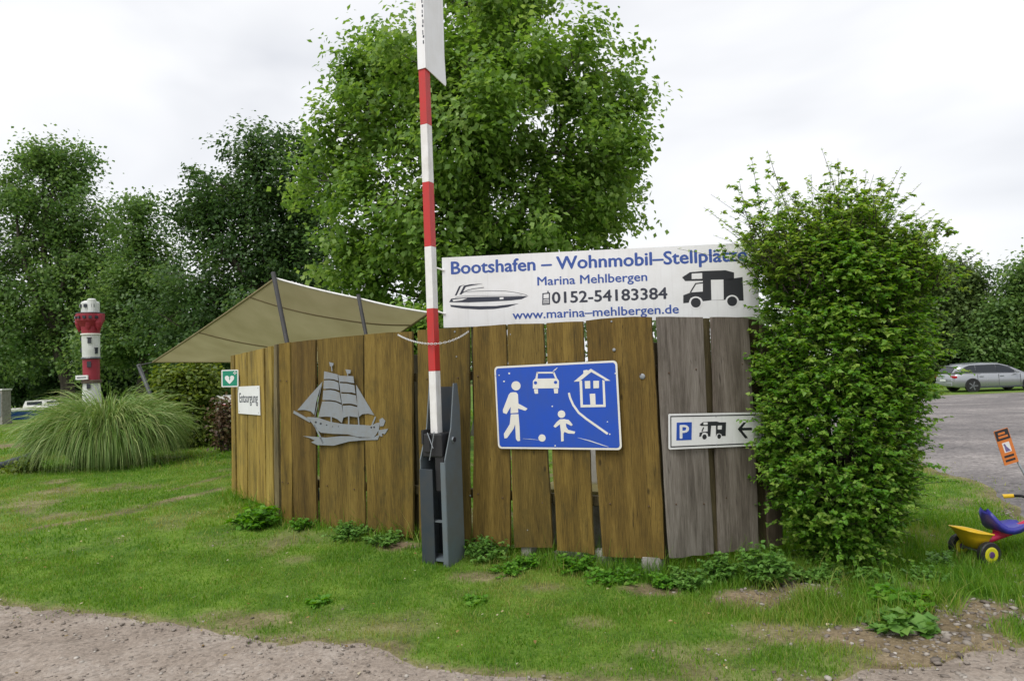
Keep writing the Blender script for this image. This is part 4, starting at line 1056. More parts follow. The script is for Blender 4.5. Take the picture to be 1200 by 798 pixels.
flat('porthole', [Zs([(x + r * math.cos(t), y + r * math.sin(t)) for t in np.linspace(0, 5.6, 9)]) for x, y, r in ((248, 538, 9), (290, 550, 9), (340, 562, 6), (718, 582, 8), (742, 580, 8), (390, 574, 4), (440, 574, 4))], M['black_text'], ship, .004, .0008)
for x, z in Zs([(380, 300), (530, 350), (300, 580), (680, 620)]): part('standoff', lambda bm: box(bm, (x, .008, z), (.02, .02, .02)), ST, ship)

# ------------------------------------------------------------------ barrier
BY = 5.95
bp = foot(513.5, BY); bp.z = float(surf_z(bp.x, bp.y)) + .015
barrier = thing('boom_barrier', 'raised red and white striped barrier boom in a slate grey steel stand', 'barrier', bp, P_MAIN.rz)
SL, SLL = M['slate'], M['slate_light']
# right side plate: tall, tapering to the back at the top (outline in y,z)
def side_plate(bm, x0, t, prof):
    a = [bm.verts.new((x0, y, z)) for y, z in prof]; b = [bm.verts.new((x0 + t, y, z)) for y, z in prof]
    n = len(prof)
    fa = bm.faces.new(a); fb = bm.faces.new(b[::-1])
    for k in range(n): bm.faces.new((a[k], b[k], b[(k + 1) % n], a[(k + 1) % n]))
    fa.normal_update(); fb.normal_update()
    bmesh.ops.triangulate(bm, faces=[fa, fb])
prof = [(-.13, -.05), (.13, -.05), (.13, 1.30), (.10, 1.50), (.045, 1.50), (-.02, 1.12), (-.13, .86)]
part('side_plate', lambda bm: side_plate(bm, .115, .010, prof), SLL, barrier)
part('side_plate', lambda bm: side_plate(bm, -.135, .010, prof), SLL, barrier)
part('front_flange', lambda bm: box(bm, (.098, -.128, .40), (.046, .012, .88), bevel=.002), SLL, barrier)
part('front_cover', lambda bm: box(bm, (-.068, -.136, .36), (.132, .016, .84), bevel=.003), SL, barrier)
part('back_plate', lambda bm: box(bm, (-.005, .118, .72), (.236, .012, 1.5)), SL, barrier)
part('cross_brace', lambda bm: box(bm, (.03, -.10, .34), (.14, .05, .012)), SLL, barrier)
part('foot_plate', lambda bm: box(bm, (.0, -.05, .02), (.22, .16, .02)), SLL, barrier)
def mech(bm):
    box(bm, (-.01, -.02, .98), (.20, .20, .20), bevel=.012); box(bm, (-.05, -.10, 1.0), (.06, .08, .16), bevel=.01); box(bm, (.05, -.05, .74), (.09, .12, .30), bevel=.01)
    tube(bm, [(-.1449, .0, 1.02), (.1449, .0, 1.02)], .022, 12); box(bm, (-.105, -.05, 1.05), (.02, .15, .12))
part('pivot_block', mech, M['black'], barrier)
part('pivot_bolt', lambda bm: tube(bm, [(.123, -.0, 1.02), (.140, -.0, 1.02)], .026, 6), M['steel'], barrier)
part('tension_cable', lambda bm: (tube(bm, [(.03, -.14, 1.10), (-.02, -.15, .86)], .004, 5), tube(bm, [(-.04, -.14, 1.09), (.02, -.15, .96)], .004, 5)), M['steel'], barrier)
# boom with painted bands
ys = [508, 435, 362, 290, 215, 148, 82, 5, -60]
def boom_z(py): return at(506, py, BY).z - bp.z
zs = [boom_z(y) for y in ys]
btop = zs[-1]
boom = part('boom', lambda bm: box(bm, (-.020, -.03, (zs[0] - .10 + btop) / 2), (.066, .072, btop - zs[0] + .10), bevel=.004), M['white_paint'], barrier)
for i, (a, b) in enumerate(zip(zs, zs[1:])):
    red = i % 2 == 1
    part('red_band' if red else 'white_band', lambda bm: box(bm, (-.020, -.03, (a + b) / 2), (.070, .076, b - a - .0006), bevel=.002), M['red_paint'] if red else M['white_paint'], boom)
part('edge_strip', lambda bm: box(bm, (-.058, -.03, (zs[0] + btop) / 2), (.006, .05, btop - zs[0])), M['sign_white'], boom)
zb = boom_z(84)
def blade(bm):
    prof = [(-.07, zb - .0), (.24, zb - .055), (.25, zb - .03), (.235, zb + .2), (.25, btop + .2), (-.07, btop + .2)]
    side_plate(bm, .020, .008, prof)
panel = part('boom_sign', blade, M['white'], barrier)
part('sign_edge', lambda bm: box(bm, (-.014, -.074, (zb + btop + .2) / 2), (.084, .006, btop + .2 - zb), bevel=.002), M['white'], panel)
if True:
    z = zb + .23
    for k, (wd, hh) in enumerate(((.010, .030), (.014, .02), (.008, .04), (.014, .02), (.010, .035), (.012, .02), (.008, .03), (.012, .025), (.01, .03), (.012, .02))):
        part('letter_mark', lambda bm: box(bm, (.014 + .003 * math.sin(k * 2), -.0782, z), (wd, .0016, hh)), M['navy_text'], panel); z += hh + .018
# chain slung across in front of the boom
def chain_pts():
    a = P_MAIN.hit(470, 392.5) + P_MAIN.n * .05; m_ = at(509, 403, BY - .10); b = P_MAIN.hit(552.5, 388.5) + P_MAIN.n * .05
    res = []
    for u in np.linspace(0, 1, 61):
        p = a * ((1 - u) * (1 - 2 * u)) + m_ * (4 * u * (1 - u)) + b * (u * (2 * u - 1)); res.append(p)
    return res
cp = chain_pts(); bm = bmesh.new(); org = cp[0].copy()
lens = [0]; 
for p, q in zip(cp, cp[1:]): lens.append(lens[-1] + (q - p).length)
nl = int(lens[-1] / .021)
for k in range(nl):
    s = (k + .5) / nl * lens[-1]; j = max(i for i in range(len(lens)) if lens[i] <= s); j = min(j, len(cp) - 2)
    t = (s - lens[j]) / (lens[j + 1] - lens[j]); p = cp[j].lerp(cp[j + 1], t); d = (cp[j + 1] - cp[j]).normalized()
    sidev = d.cross(Vector((0, 0, 1))).normalized(); upv = sidev.cross(d)
    v = sidev if k % 2 else upv
    lp = [p - org + d * (.015 * math.cos(a)) + v * (.0075 * math.sin(a)) for a in np.linspace(0, 2 * math.pi, 11)]
    tube(bm, lp, .0026, 5, cap=False)
tag(link('chain', bm_mesh('chain', bm, smooth=True), M['chain'], None, org), 'thin pale link chain slung across the barrier boom', 'chain')

# ------------------------------------------------------------------ shade sail
A = at(322, 327, 9.3); Bc = at(503, 367, 8.6); D = at(179, 424.5, 12.8); E = at(415, 424, 13.2); Cm = at(421, 351, 8.9)
sail = thing('shade_sail', 'olive shade sail stretched on dark leaning posts behind the fence', 'shade sail', (A.x, A.y, float(ground_z(A.x, A.y))))
SB = Vector(sail.location)
NU, NV = 36, 24
def sail_pt(u, v):
    # near edge A -> C -> B (u), far edge D -> E
    n_ = A.lerp(Cm, u / .55) if u < .55 else Cm.lerp(Bc, (u - .55) / .45)
    n_ = n_ + Vector((0, 0, -.015 * math.sin(math.pi * min(u / .55, 1)) - .015 * math.sin(math.pi * max((u - .55) / .45, 0))))
    f_ = D.lerp(E, u)
    p = n_.lerp(f_, v)
    p.z -= .16 * math.sin(math.pi * v) * math.sin(math.pi * min(max(u, .02), .98)) ** .8
    return p
SV = np.array([[sail_pt(i / NU, j / NV)[:] for i in range(NU + 1)] for j in range(NV + 1)]) - np.array(SB)
idx = np.arange((NU + 1) * (NV + 1)).reshape(NV + 1, NU + 1)
q = np.stack([idx[:-1, :-1], idx[:-1, 1:], idx[1:, 1:], idx[1:, :-1]], -1).reshape(-1, 4)
m, nt_, b_ = new_mat('sail_cloth')
tcn = node(nt_, 'ShaderNodeTexCoord'); n1 = node(nt_, 'ShaderNodeTexNoise', Scale=2.0, Detail=5.0)
nt_.links.new(tcn.outputs['Object'], n1.inputs['Vector'])
r_ = node(nt_, 'ShaderNodeValToRGB'); r_.color_ramp.elements[0].color = (.400, .345, .195, 1); r_.color_ramp.elements[1].color = (.500, .440, .265, 1); r_.color_ramp.elements[0].position = .3; r_.color_ramp.elements[1].position = .7
nt_.links.new(n1.outputs['Fac'], r_.inputs['Fac']); nt_.links.new(r_.outputs['Color'], b_.inputs['Base Color']); b_.inputs['Roughness'].default_value = .85
tr_ = node(nt_, 'ShaderNodeBsdfTranslucent'); nt_.links.new(r_.outputs['Color'], tr_.inputs['Color']); mix_ = node(nt_, 'ShaderNodeMixShader'); mix_.inputs['Fac'].default_value = .32
nt_.links.new(b_.outputs['BSDF'], mix_.inputs[1]); nt_.links.new(tr_.outputs['BSDF'], mix_.inputs[2]); nt_.links.new(mix_.outputs['Shader'], nt_.nodes['Material Output'].inputs['Surface'])
M['sail'] = m
cloth = link('canopy', np_mesh('canopy', SV.reshape(-1, 3), q, smooth=True), M['sail'], sail)
def hem(bm):
    tube(bm, [sail_pt(u, -.006) - SB for u in np.linspace(0, 1, 30)], .014, 6)
part('near_hem_highlight', hem, M['white_paint'], sail)  # near edge coloured white to paint in the lit top of the cloth
def hem2(bm):
    tube(bm, [sail_pt(0, v) - SB for v in np.linspace(0, 1, 20)], .016, 6); tube(bm, [sail_pt(u, 1) - SB for u in np.linspace(0, 1, 20)], .016, 6); tube(bm, [sail_pt(1, v) - SB for v in np.linspace(0, 1, 20)], .016, 6)
part('hem', hem2, M['canvas'], sail)
for v in (.16, .55):
    part('seam', lambda bm: tube(bm, [sail_pt(u, v) - SB - Vector((0, 0, .012)) for u in np.linspace(0.0, 1, 30)], .010, 5), M['canvas'], cloth)
def pole(top, bot, r, mat):
    part('post', lambda bm: tube(bm, [Vector(bot) - SB, Vector(top) - SB], r, 10), mat, sail, True)
bA = at(340, 412, 9.0); bA = A.lerp(bA, 1); dA = (bA - A); k = (A.z - ground_z(A.x, A.y)) / -dA.z
pole(A + Vector((0, -.06, .08)), A + dA * k + Vector((0, -.06, -.1)), .030, M['dark_post'])
bC = at(429, 392, 8.9); dC = bC - Cm; k = (Cm.z - .1) / -dC.z
pole(Cm + Vector((0, -.06, .06)), Cm + dC * k, .024, M['dark_post'])
dt = at(162, 427, 14.6); db = at(176, 462, 14.6); dd = db - dt; k = (dt.z - .1) / -dd.z
pole(dt, dt + dd * k, .04, M['grey_post'])
pole(E + Vector((.2, .1, .1)), (E.x + .4, E.y + .1, 0), .05, M['grey_post']); pole(Bc + Vector((.05, 0, .1)), (Bc.x + .2, Bc.y, 0), .05, M['grey_post'])
part('tension_rope', lambda bm: (tube(bm, [D - SB, dt - SB + Vector((0, 0, -.02))], .012, 5), tube(bm, [Bc - SB, Bc - SB + Vector((.06, 0, .05))], .012, 5)), M['dark_post'], sail)

# ------------------------------------------------------------------ hedge at the right end of the fence
HC = Vector((2.62, 5.58, 0)); HC.z = float(ground_z(HC.x, HC.y))
hedge = thing('hedge', 'tall leafy green hedge covering the right end of the fence', 'hedge', HC)
prof_z = np.array([0.0, .12, .35, .7, 1.1, 1.6, 2.0, 2.25, 2.42, 2.55]); prof_x = np.array([.10, .18, .34, .50, .60, .66, .68, .68, .62, .46]); prof_y = np.array([.10, .20, .34, .44, .48, .50, .50, .48, .42, .28])
def hedge_leaves():
    P = []; T = []
    n = 10500
    z = rng.uniform(.05, 2.55, n); a = rng.uniform(0, 2 * np.pi, n)
    bul = .60 + .64 * fbm(np.cos(a) * 1.6 + 5, z * 1.9 + np.sin(a) * 1.6, 131, 3)
    ex = np.interp(z, prof_z, prof_x) * bul; ey = np.interp(z, prof_z, prof_y) * bul
    ca, sa = np.cos(a), np.sin(a)
    k = (np.abs(ca) ** 2.5 + np.abs(sa) ** 2.5) ** (-1 / 2.5)
    inn = 1 - .6 * rng.random(n) ** 1.5
    keep = (fbm(a * 3.1 + 9, z * 3.6, 141, 3) > .38) | (rng.random(n) < .35)
    keep &= (sa < .55) | (rng.random(n) < .35)
    base = np.stack([ca * k * ex * inn, sa * k * ey * inn, z], 1)[keep]
    base[:, 0] += .27 * np.clip((base[:, 2] - 1.5) / .6, 0, 1) * np.clip(-base[:, 0] / .3, 0, 1)
    outw = np.stack([ca, sa, np.zeros(n)], 1)[keep]
    dirs = unit(outw * .8 + np.array([0, 0, .45]) + .6 * rand_dir(len(base)))
    L = rng.uniform(.10, .26, len(base)) * (1 + .7 * (rng.random(len(base)) < .10))
    return base, dirs, L
b1, d1, L1 = hedge_leaves()
# long loose shoots above the clipped body
ns = 400
sx = rng.uniform(-.44, .70, ns); sy_ = rng.uniform(-.4, .4, ns)
b2 = np.stack([sx, sy_, 2.15 + .42 * (1 - (sx / .66) ** 2) * rng.random(ns)], 1)
d2 = unit(np.stack([sx * .9 + rng.normal(0, .42, ns), rng.normal(0, .35, ns), np.full(ns, 1.0)], 1)); L2 = (.28 + .50 * rng.random(ns)) * (.7 + .6 * vnoise(sx * 4 + 3, sx * 0 + .5, 17)) * (1 - .35 * np.abs(sx))
el = 20
b3 = np.stack([rng.uniform(-.58, -.34, el), rng.uniform(-.3, .1, el), rng.uniform(2.3, 2.62, el)], 1); d3 = unit(np.stack([rng.uniform(-.75, .1, el), rng.normal(0, .2, el), rng.uniform(.35, 1.0, el)], 1)); L3 = rng.uniform(.25, .72, el)
b4 = np.array([[-.55, -.1, 2.7], [-.32, -.1, 2.75], [.10, 0, 2.8], [-.62, -.1, 2.6], [.42, 0, 2.6], [.55, .0, 2.4]]); d4 = unit(np.array([[-.12, 0, 1], [-.30, 0, 1], [.02, 0, 1], [-.35, 0, 1], [.35, 0, 1], [.7, 0, .6]], float)); L4 = np.array([.75, .68, .62, .62, .55, .5])
# side sprays branching off the loose shoots
bs = np.concatenate([b2, b3, b4]); ds = np.concatenate([d2, d3, d4]); Ls = np.concatenate([L2, L3, L4])
ii = rng.integers(0, len(bs), 2600); ii = ii[rng.random(len(ii)) < .25 + Ls[ii]]
tt = rng.uniform(.15, .85, len(ii))[:, None]
b5 = bs[ii] + ds[ii] * Ls[ii][:, None] * tt; d5 = unit(ds[ii] * .6 + .9 * rand_dir(len(ii)) + np.array([0, 0, .1])); L5 = rng.uniform(.06, .20, len(ii)) * (1.15 - tt[:, 0])
base = np.concatenate([b1, b2, b3, b4, b5]); dirs = np.concatenate([d1, d2, d3, d4, d5]); L = np.concatenate([L1, L2, L3, L4, L5])
isl = np.concatenate([np.zeros(len(b1)), np.ones(len(b2) + len(b3) + len(b4)), np.zeros(len(b5))])
P = []; N = []; T = []; S = []; C_ = []; tw_v = []; tw_f = []
for i in range(len(base)):
    m_ = int(12 + L[i] * 34) if not isl[i] else int(L[i] * 40) + 4
    t = np.sort(rng.uniform(.12, 1, m_))[:, None]
    d = dirs[i]; sag = np.array([0, 0, -.10 * L[i]]) + (np.array([rng.normal(0, .22), rng.normal(0, .15), 0]) * L[i] if isl[i] else 0)
    p = base[i] + d * L[i] * t + sag * t * t
    rd = rand_dir(m_); side = unit(np.cross(np.repeat(d[None], m_, 0), rd))
    tan = side * .9 + d * .5
    nor = np.array([0, -.15, .8]) + .55 * rand_dir(m_) + d * .2
    P.append(p); N.append(nor); T.append(tan); S.append(rng.uniform(.020, .046, m_) * (1 - .15 * t[:, 0] * isl[i])); 
    c0 = rng.normal(.42, .17) + (.30 if isl[i] or i >= len(b1) else 0)
    C_.append(np.clip(c0 + rng.normal(0, .13, m_) + .22 * (t[:, 0] > .75), 0, 1))
    # the twig itself, a thin three-sided stem
    e = base[i] + d * L[i] + sag; r = .0028 if isl[i] else .0022
    u_ = unit(np.cross(d, [0.3, .9, .1])); v_ = np.cross(d, u_)
    k0 = len(tw_v) 
    for q_, rr in ((base[i], r * 1.6), ((base[i] + d * L[i] * .5 + sag * .25), r * 1.2), (e, r * .5)):
        for th in (0, 2.09, 4.19): tw_v.append(q_ + (u_ * math.cos(th) + v_ * math.sin(th)) * rr)
    for lv in (0, 3):
        for a_ in range(3): tw_f.append([k0 + lv + a_, k0 + lv + (a_ + 1) % 3, k0 + lv + 3 + (a_ + 1) % 3, k0 + lv + 3 + a_])
me = leaves('foliage', np.concatenate(P), np.concatenate(N), np.concatenate(T), np.concatenate(S), np.concatenate(C_), LEAF_SPRIG)
print('hedge leaves', sum(len(p) for p in P))
link('foliage', me, M['hedge_leaf'], hedge)
link('twigs', np_mesh('twigs', np.array(tw_v), np.array(tw_f)), M['bark'], hedge)
def stems(bm):
    for k in range(11):
        a = rng.uniform(0, 6.28); r = rng.uniform(.02, .16)
        b0 = Vector((r * math.cos(a), r * math.sin(a), -.05)); e = Vector((rng.uniform(-.35, .40), rng.uniform(-.15, .35), rng.uniform(1.4, 2.1)))
        q_ = limb(bm, b0, e, rng.uniform(.014, .028), .006, bend=.06, n=6, seg=6)
        for j in range(5):
            s = q_[rng.integers(1, 6)]; limb(bm, s, s + Vector((rng.uniform(-.25, .25), rng.uniform(-.2, .25), rng.uniform(.1, .4))), .008, .003, n=4, seg=3)
part('stem', stems, M['bark'], hedge, True)

# ------------------------------------------------------------------ weeds and leafy plants
M['weed_leaf'] = leaf_mat('weed_leaf', (0.060, 0.190, 0.016), (0.120, 0.300, 0.028), (0.220, 0.400, 0.060), trans=0.45)
M['pale_weed'] = leaf_mat('pale_weed_leaf', (0.080, 0.200, 0.035), (0.140, 0.290, 0.055), (0.220, 0.380, 0.090), trans=0.4)
M['stem'] = paint('green_stem', (.06, .10, .03), .6, bump=0)
def weed(label, px, py, Y, rad, h, nst, lf, mat=None, tpl=LEAF_TOOTH, per=12, flat_=.55, cat='plant', name='weed_plant', group='weeds along the fence foot'):
    p = at(px, py, Y); p.z = float(surf_z(p.x, p.y)) - .005
    root = thing(name, label, cat, p, group=group)
    P = []; N = []; T = []; S = []; C_ = []; bm = bmesh.new()
    kind = int(px) % 3
    if tpl is LEAF_TOOTH and kind == 1: tpl = LEAF_DIAMOND; lf *= .8; per = int(per * 1.4)
    if tpl is LEAF_TOOTH and kind == 2 and mat is None: mat = M['pale_weed']; lf *= .7; per = int(per * 1.5); h *= 1.15
    for i in range(nst):
        a = rng.uniform(0, 6.28); r = rad * rng.random() ** .6
        b = np.array([.35 * r * math.cos(a), .35 * r * math.sin(a), 0]); hh = .82 * h * rng.uniform(.4, 1.15) * (1 - .35 * (r / rad) ** 2)
        e = np.array([r * math.cos(a), r * math.sin(a), hh])
        tube(bm, [b, b * .4 + e * .6 + np.array([0, 0, .08 * hh]), e], [.003, .0025, .0012], 5, cap=False)
        t = rng.uniform(.25, 1, per)[:, None]
        pp = b + (e - b) * t + np.array([0, 0, .08 * hh]) * 4 * t * (1 - t)
        az = rng.uniform(0, 6.28, per); tan = np.stack([np.cos(az), np.sin(az), rng.uniform(-.35, .3, per)], 1)
        P.append(pp); T.append(tan); N.append(np.array([0, 0, 1.0]) + flat_ * rand_dir(per)); S.append(lf * rng.uniform(.6, 1.25, per) * (1.15 - .4 * t[:, 0])); C_.append(np.clip(rng.normal(.42, .2, per), 0, 1))
    link('stems', bm_mesh('stems', bm), M['stem'], root)
    link('foliage', leaves('foliage', np.concatenate(P), np.concatenate(N), np.concatenate(T), np.concatenate(S), np.concatenate(C_), tpl), mat or M['weed_leaf'], root)
weed('bushy nettle clump at the left corner of the fence', 300, 610, 7.15, .27, .30, 46, .085)
weed('low green weeds below the steel ship', 410, 630, 6.62, .26, .16, 34, .060)
weed('small weeds at the fence foot between nettle clump and steel ship', 352, 624, 6.98, .16, .14, 24, .055)
weed('leafy weeds hugging the right side of the barrier stand', 538, 652, 6.15, .13, .15, 22, .055)
weed('weeds under the right edge of the blue sign', 742, 678, 5.52, .13, .12, 20, .055)
weed('grassy weeds beside the square concrete block', 775, 690, 5.22, .14, .13, 22, .055)
weed('low weeds in front of the leafy clump right of the barrier', 598, 676, 5.62, .2, .10, 26, .05)
weed('low green weeds just left of the barrier stand', 452, 640, 6.38, .22, .13, 30, .055)
weed('leafy weeds just right of the barrier stand', 572, 655, 6.0, .26, .20, 42, .065)
weed('small weeds beneath the left edge of the blue sign', 622, 664, 5.78, .16, .13, 22, .055)
weed('leafy weeds beneath the middle of the blue sign', 676, 672, 5.62, .22, .18, 34, .065)
weed('trailing weeds in front of the rough concrete lump', 718, 690, 5.35, .24, .11, 32, .055)
weed('weeds at the foot of the first grey plank', 800, 680, 5.20, .20, .15, 32, .065)
weed('leafy weeds at the foot of the second grey plank', 845, 668, 5.30, .20, .22, 36, .070)
weed('lush nettle clump between grey planks and hedge', 893, 682, 5.14, .23, .30, 48, .080)
weed('low clover patch under the hedge', 962, 662, 5.18, .28, .13, 46, .055)
weed('small pale weeds at the right foot of the hedge', 1022, 682, 5.0, .14, .17, 18, .070, mat=M['pale_weed'])
weed('bramble leaves in front of the hedge', 1050, 712, 4.62, .24, .15, 34, .075)
weed('pale broad-leaved plant on the gravel below the hedge', 1062, 742, 4.28, .25, .11, 26, .115, mat=M['pale_weed'], tpl=LEAF_LOBED, per=4, flat_=.5, name='broad_leaved_plant', group=None)
weed('small weeds in the grass left of the tricycle', 1085, 668, 5.05, .2, .12, 22, .055)
weed('tiny rosette in the lawn below the barrier', 555, 700, 4.95, .10, .05, 14, .05)
weed('tiny rosette in the lawn near the track, left of the barrier', 375, 706, 5.05, .10, .05, 14, .055)
weed('thin grey-green sprigs in the grass beside the hedge', 1108, 652, 5.4, .16, .17, 16, .06, mat=M['pale_weed'])
# ------------------------------------------------------------------ ornamental grass
M['silver_grass'] = leaf_mat('silver_grass', (0.085, 0.175, 0.034), (0.175, 0.295, 0.065), (0.380, 0.430, 0.170), trans=0.3, rough=0.4)
OC = foot(126, 12.8)
orn = thing('ornamental_grass', 'large arching clump of green ornamental grass on the left lawn', 'plant', OC)
orn.scale = (.55, .55, 1.04)
nb = 8500; SEG = 7
az = rng.uniform(0, 2 * np.pi, nb); r0 = .80 * np.sqrt(rng.random(nb))
el = .05 + .55 * (r0 / .8) + .22 * rng.random(nb)          # start angle from upright
Lb = rng.uniform(1.55, 2.35, nb)
wd = rng.uniform(.020, .036, nb)
b = np.stack([r0 * np.cos(az) * 1.25, r0 * np.sin(az), np.zeros(nb)], 1)
out_d = np.stack([np.cos(az + rng.normal(0, .35, nb)), np.sin(az + rng.normal(0, .35, nb)), np.zeros(nb)], 1)
side = np.stack([-out_d[:, 1], out_d[:, 0], np.zeros(nb)], 1)
tw = rng.uniform(-1.1, 1.1, nb)
side = side * np.cos(tw)[:, None] + np.array([0, 0, 1.0]) * np.sin(tw)[:, None]
rings = []; p = b.copy(); ang = el.copy()
curl = rng.uniform(1.6, 3.1, nb)
for k in range(SEG + 1):
    t = k / SEG
    ww = wd * (1 - .95 * t ** 2.2) * .5
    rings.append(np.stack([p - side * ww[:, None], p + side * ww[:, None]], 1))
    a = ang + curl * (t ** 1.5)
    p = p + (np.sin(a)[:, None] * out_d + np.cos(a)[:, None] * np.array([0, 0, 1.0])) * (Lb / SEG)[:, None]
    p[:, 2] = np.maximum(p[:, 2], .02)
V = np.stack(rings, 1)                                   # nb, SEG+1, 2, 3
V = V.reshape(nb, -1, 3)
f = np.array([[2 * k, 2 * k + 1, 2 * k + 3, 2 * k + 2] for k in range(SEG)])
F = (np.arange(nb)[:, None, None] * (2 * (SEG + 1)) + f[None]).reshape(-1, 4)
cb = np.clip(rng.normal(.52, .22, nb) + np.where(rng.random(nb) < .10, .45, 0), 0, 1)
link('blades', np_mesh('blades', V.reshape(-1, 3), F, np.repeat(cb, 2 * (SEG + 1))[:, None].repeat(3, 1)), M['silver_grass'], orn)

# ------------------------------------------------------------------ shrubs
def shrub(label, lob, leaf, nleaf, mat, base, name='shrub', clump=20, spread=.13, tpl=LEAF_TOOTH):
    base = Vector(base); root = thing(name, label, 'shrub', base)
    def st(bm):
        for c, r in lob:
            for k in range(4):
                limb(bm, (rng.normal(0, .05), rng.normal(0, .05), -.05), (c - base) + Vector(rand_dir(1)[0]) * r * .7, .018, .004, n=5, seg=4)
    part('stem', st, M['bark'], root)
    P = []; N = []; T = []; S = []; C_ = []
    vol = np.array([r ** 2.2 for c, r in lob]); vol /= vol.sum()
    for (c, r), fr in zip(lob, vol):
        nc = max(4, int(nleaf * fr / clump)); d = rand_dir(nc)
        cc = np.array(c - base) + d * (r * rng.random(nc) ** .4)[:, None] * (1 + .12 * rng.standard_normal((nc, 1)))
        pos = cc[:, None] + rng.standard_normal((nc, clump, 3)) * spread * np.array([1, 1, .7])
        P.append(pos.reshape(-1, 3)); N.append((np.array([0, 0, .8]) + .5 * d[:, None] + .7 * rand_dir(nc * clump).reshape(nc, clump, 3)).reshape(-1, 3)); T.append((d[:, None] + rand_dir(nc * clump).reshape(nc, clump, 3)).reshape(-1, 3))
        S.append(leaf * rng.uniform(.6, 1.25, nc * clump)); C_.append(np.clip(np.repeat(rng.normal(.45, .18, nc), clump) + rng.normal(0, .15, nc * clump), 0, 1))
    P = np.concatenate(P); P[:, 2] = np.maximum(P[:, 2], .02)
    link('foliage', leaves('foliage', P, np.concatenate(N), np.concatenate(T), np.concatenate(S), np.concatenate(C_), tpl), mat, root)
shrub('yellow-green shrub between ornamental grass and fence', lobes_px([(215, 455, 24), (240, 450, 22), (200, 452, 16), (228, 480, 26), (210, 490, 20), (245, 500, 20), (222, 510, 20), (258, 510, 14), (195, 440, 10), (232, 435, 12)], 15.6), .10, 11000, M['shrub_leaf'], foot(228, 15.6))
shrub('small reddish shrub beside the left fence end', lobes_px([(266, 478, 12), (262, 492, 12), (268, 505, 14), (262, 515, 10), (274, 490, 12)], 14.4), .08, 1500, M['red_leaf'], foot(266, 14.4))
shrub('green bush behind the fence below the white sail edge', lobes_px([(470, 378, 22), (500, 380, 22), (445, 392, 18), (485, 400, 30), (520, 390, 22), (540, 400, 24), (455, 410, 30), (500, 430, 35)], 13.0), .12, 7000, M['plane_leaf'], foot(490, 13.0))
shrub('low dark bush left of the ornamental grass', lobes_px([(12, 553, 6), (28, 549, 7), (38, 542, 7), (22, 556, 6)], 12.2), .06, 1500, M['shrub_leaf'], foot(28, 12.2), spread=.07)

# ------------------------------------------------------------------ model lighthouse
LC = foot(107, 16.5); KP = .93 * 16.5 / FPX
lh = thing('model_lighthouse', 'red and white model lighthouse behind the ornamental grass', 'lighthouse', LC)
def zl(py): return at(107, py, 16.5).z - LC.z
Wp = paint('lighthouse_white', (.62, .63, .62), .6, var=.15, scale=5, bump=.03, dirt=(.35, .36, .30), dirt_amt=.5)
Rp = paint('lighthouse_red', (.28, .018, .035), .55, var=.15, scale=5, bump=.03)
Dk = paint('dark_window', (.02, .025, .035), .2, bump=0)
def seg(name, prof, mat, sx=1.0): return part(name, lambda bm: lathe(bm, [(r * KP, zl(y)) for r, y in prof], 28, sx=sx), mat, lh, False)
s1 = seg('base', [(12.5, 520), (11.5, 490), (10.2, 458), (9.4, 449)], Wp)
seg('balcony_ring', [(9, 449), (11.5, 448.5), (11.5, 445.5), (9, 445)], paint('brown_ring', (.10, .07, .05), .7))
s2 = seg('lower_band', [(9.3, 445), (9.6, 421)], Rp)
seg('roof_ring', [(9.8, 421), (11.6, 420.2), (10.5, 418.6)], M['slate'])
s3 = seg('middle_band', [(9.8, 418.6), (10.2, 394), (9.8, 393)], Wp)
seg('gallery_ring', [(9.5, 393), (11.4, 392.5), (11.2, 391)], M['sign_white'])
s4 = seg('gallery', [(10, 391), (11, 383), (15.5, 376), (16, 368.5), (15.6, 368)], Rp)
for dx, r in ((-12, 4.5), (12.5, 4.8), (3, 4.5)):
    dy = -9 if dx == 3 else -4
    part('turret', lambda bm: lathe(bm, [(.5 * KP, zl(389)), (r * .7 * KP, zl(384)), (r * KP, zl(379)), (r * KP, zl(369.5)), (r * .8 * KP, zl(369))], 14, c=(dx * KP, dy * KP, 0)), Rp, s4)
seg('lantern_deck', [(15.8, 368), (16.2, 367.4), (15.8, 366.8)], M['slate'])
s5 = seg('lantern', [(10.2, 366.8), (10.4, 355.5), (9.4, 354), (7, 353)], Wp)
part('lantern_annex', lambda bm: lathe(bm, [(5 * KP, zl(366.8)), (5 * KP, zl(352)), (3.5 * KP, zl(350.8))], 16, c=(5.5 * KP, -6 * KP, 0)), Wp, s5)
def win(parent, dx, py, w, h, r, arch=False):
    def g(bm):
        y = -math.sqrt(max(r * r - dx * dx, .1)) * KP
        a = math.atan2(dx, math.sqrt(max(r * r - dx * dx, .1)))
        rot = Matrix.Rotation(a, 3, 'Z')
        box(bm, (dx * KP, y, zl(py)), (w * KP, .05, h * KP), rot)
        if arch: box(bm, (dx * KP, y - .006, zl(py - h / 2)), ((w + 1.2) * KP, .06, .8 * KP), rot)
    return part('window', g, Dk, parent)
win(s1, 2.5, 452.5, 4, 6.5, 10.2); win(s2, 3, 427, 4.4, 7, 9.6); win(s3, 4, 399.5, 4, 6.5, 10.2, True); win(s3, 9.2, 411.5, 3, 7, 10.2, True); win(s3, -9.3, 397, 2.5, 4, 10.2); win(s3, -9.3, 410, 1.6, 6, 10.2)
for dx in (-7, 0.5, 8): win(s5, dx, 359, 3.6, 4.0, 10.6 if dx < 5 else 11.6)
for dx in (-11, -5, 2, 8, 13): win(s4, dx, 372.6, 3.4, 3.2, 16)
part('name_board', lambda bm: box(bm, (-4.5 * KP, -11.8 * KP, zl(442)), (15 * KP, .04, 5.4 * KP), bevel=.004), M['white'], lh)
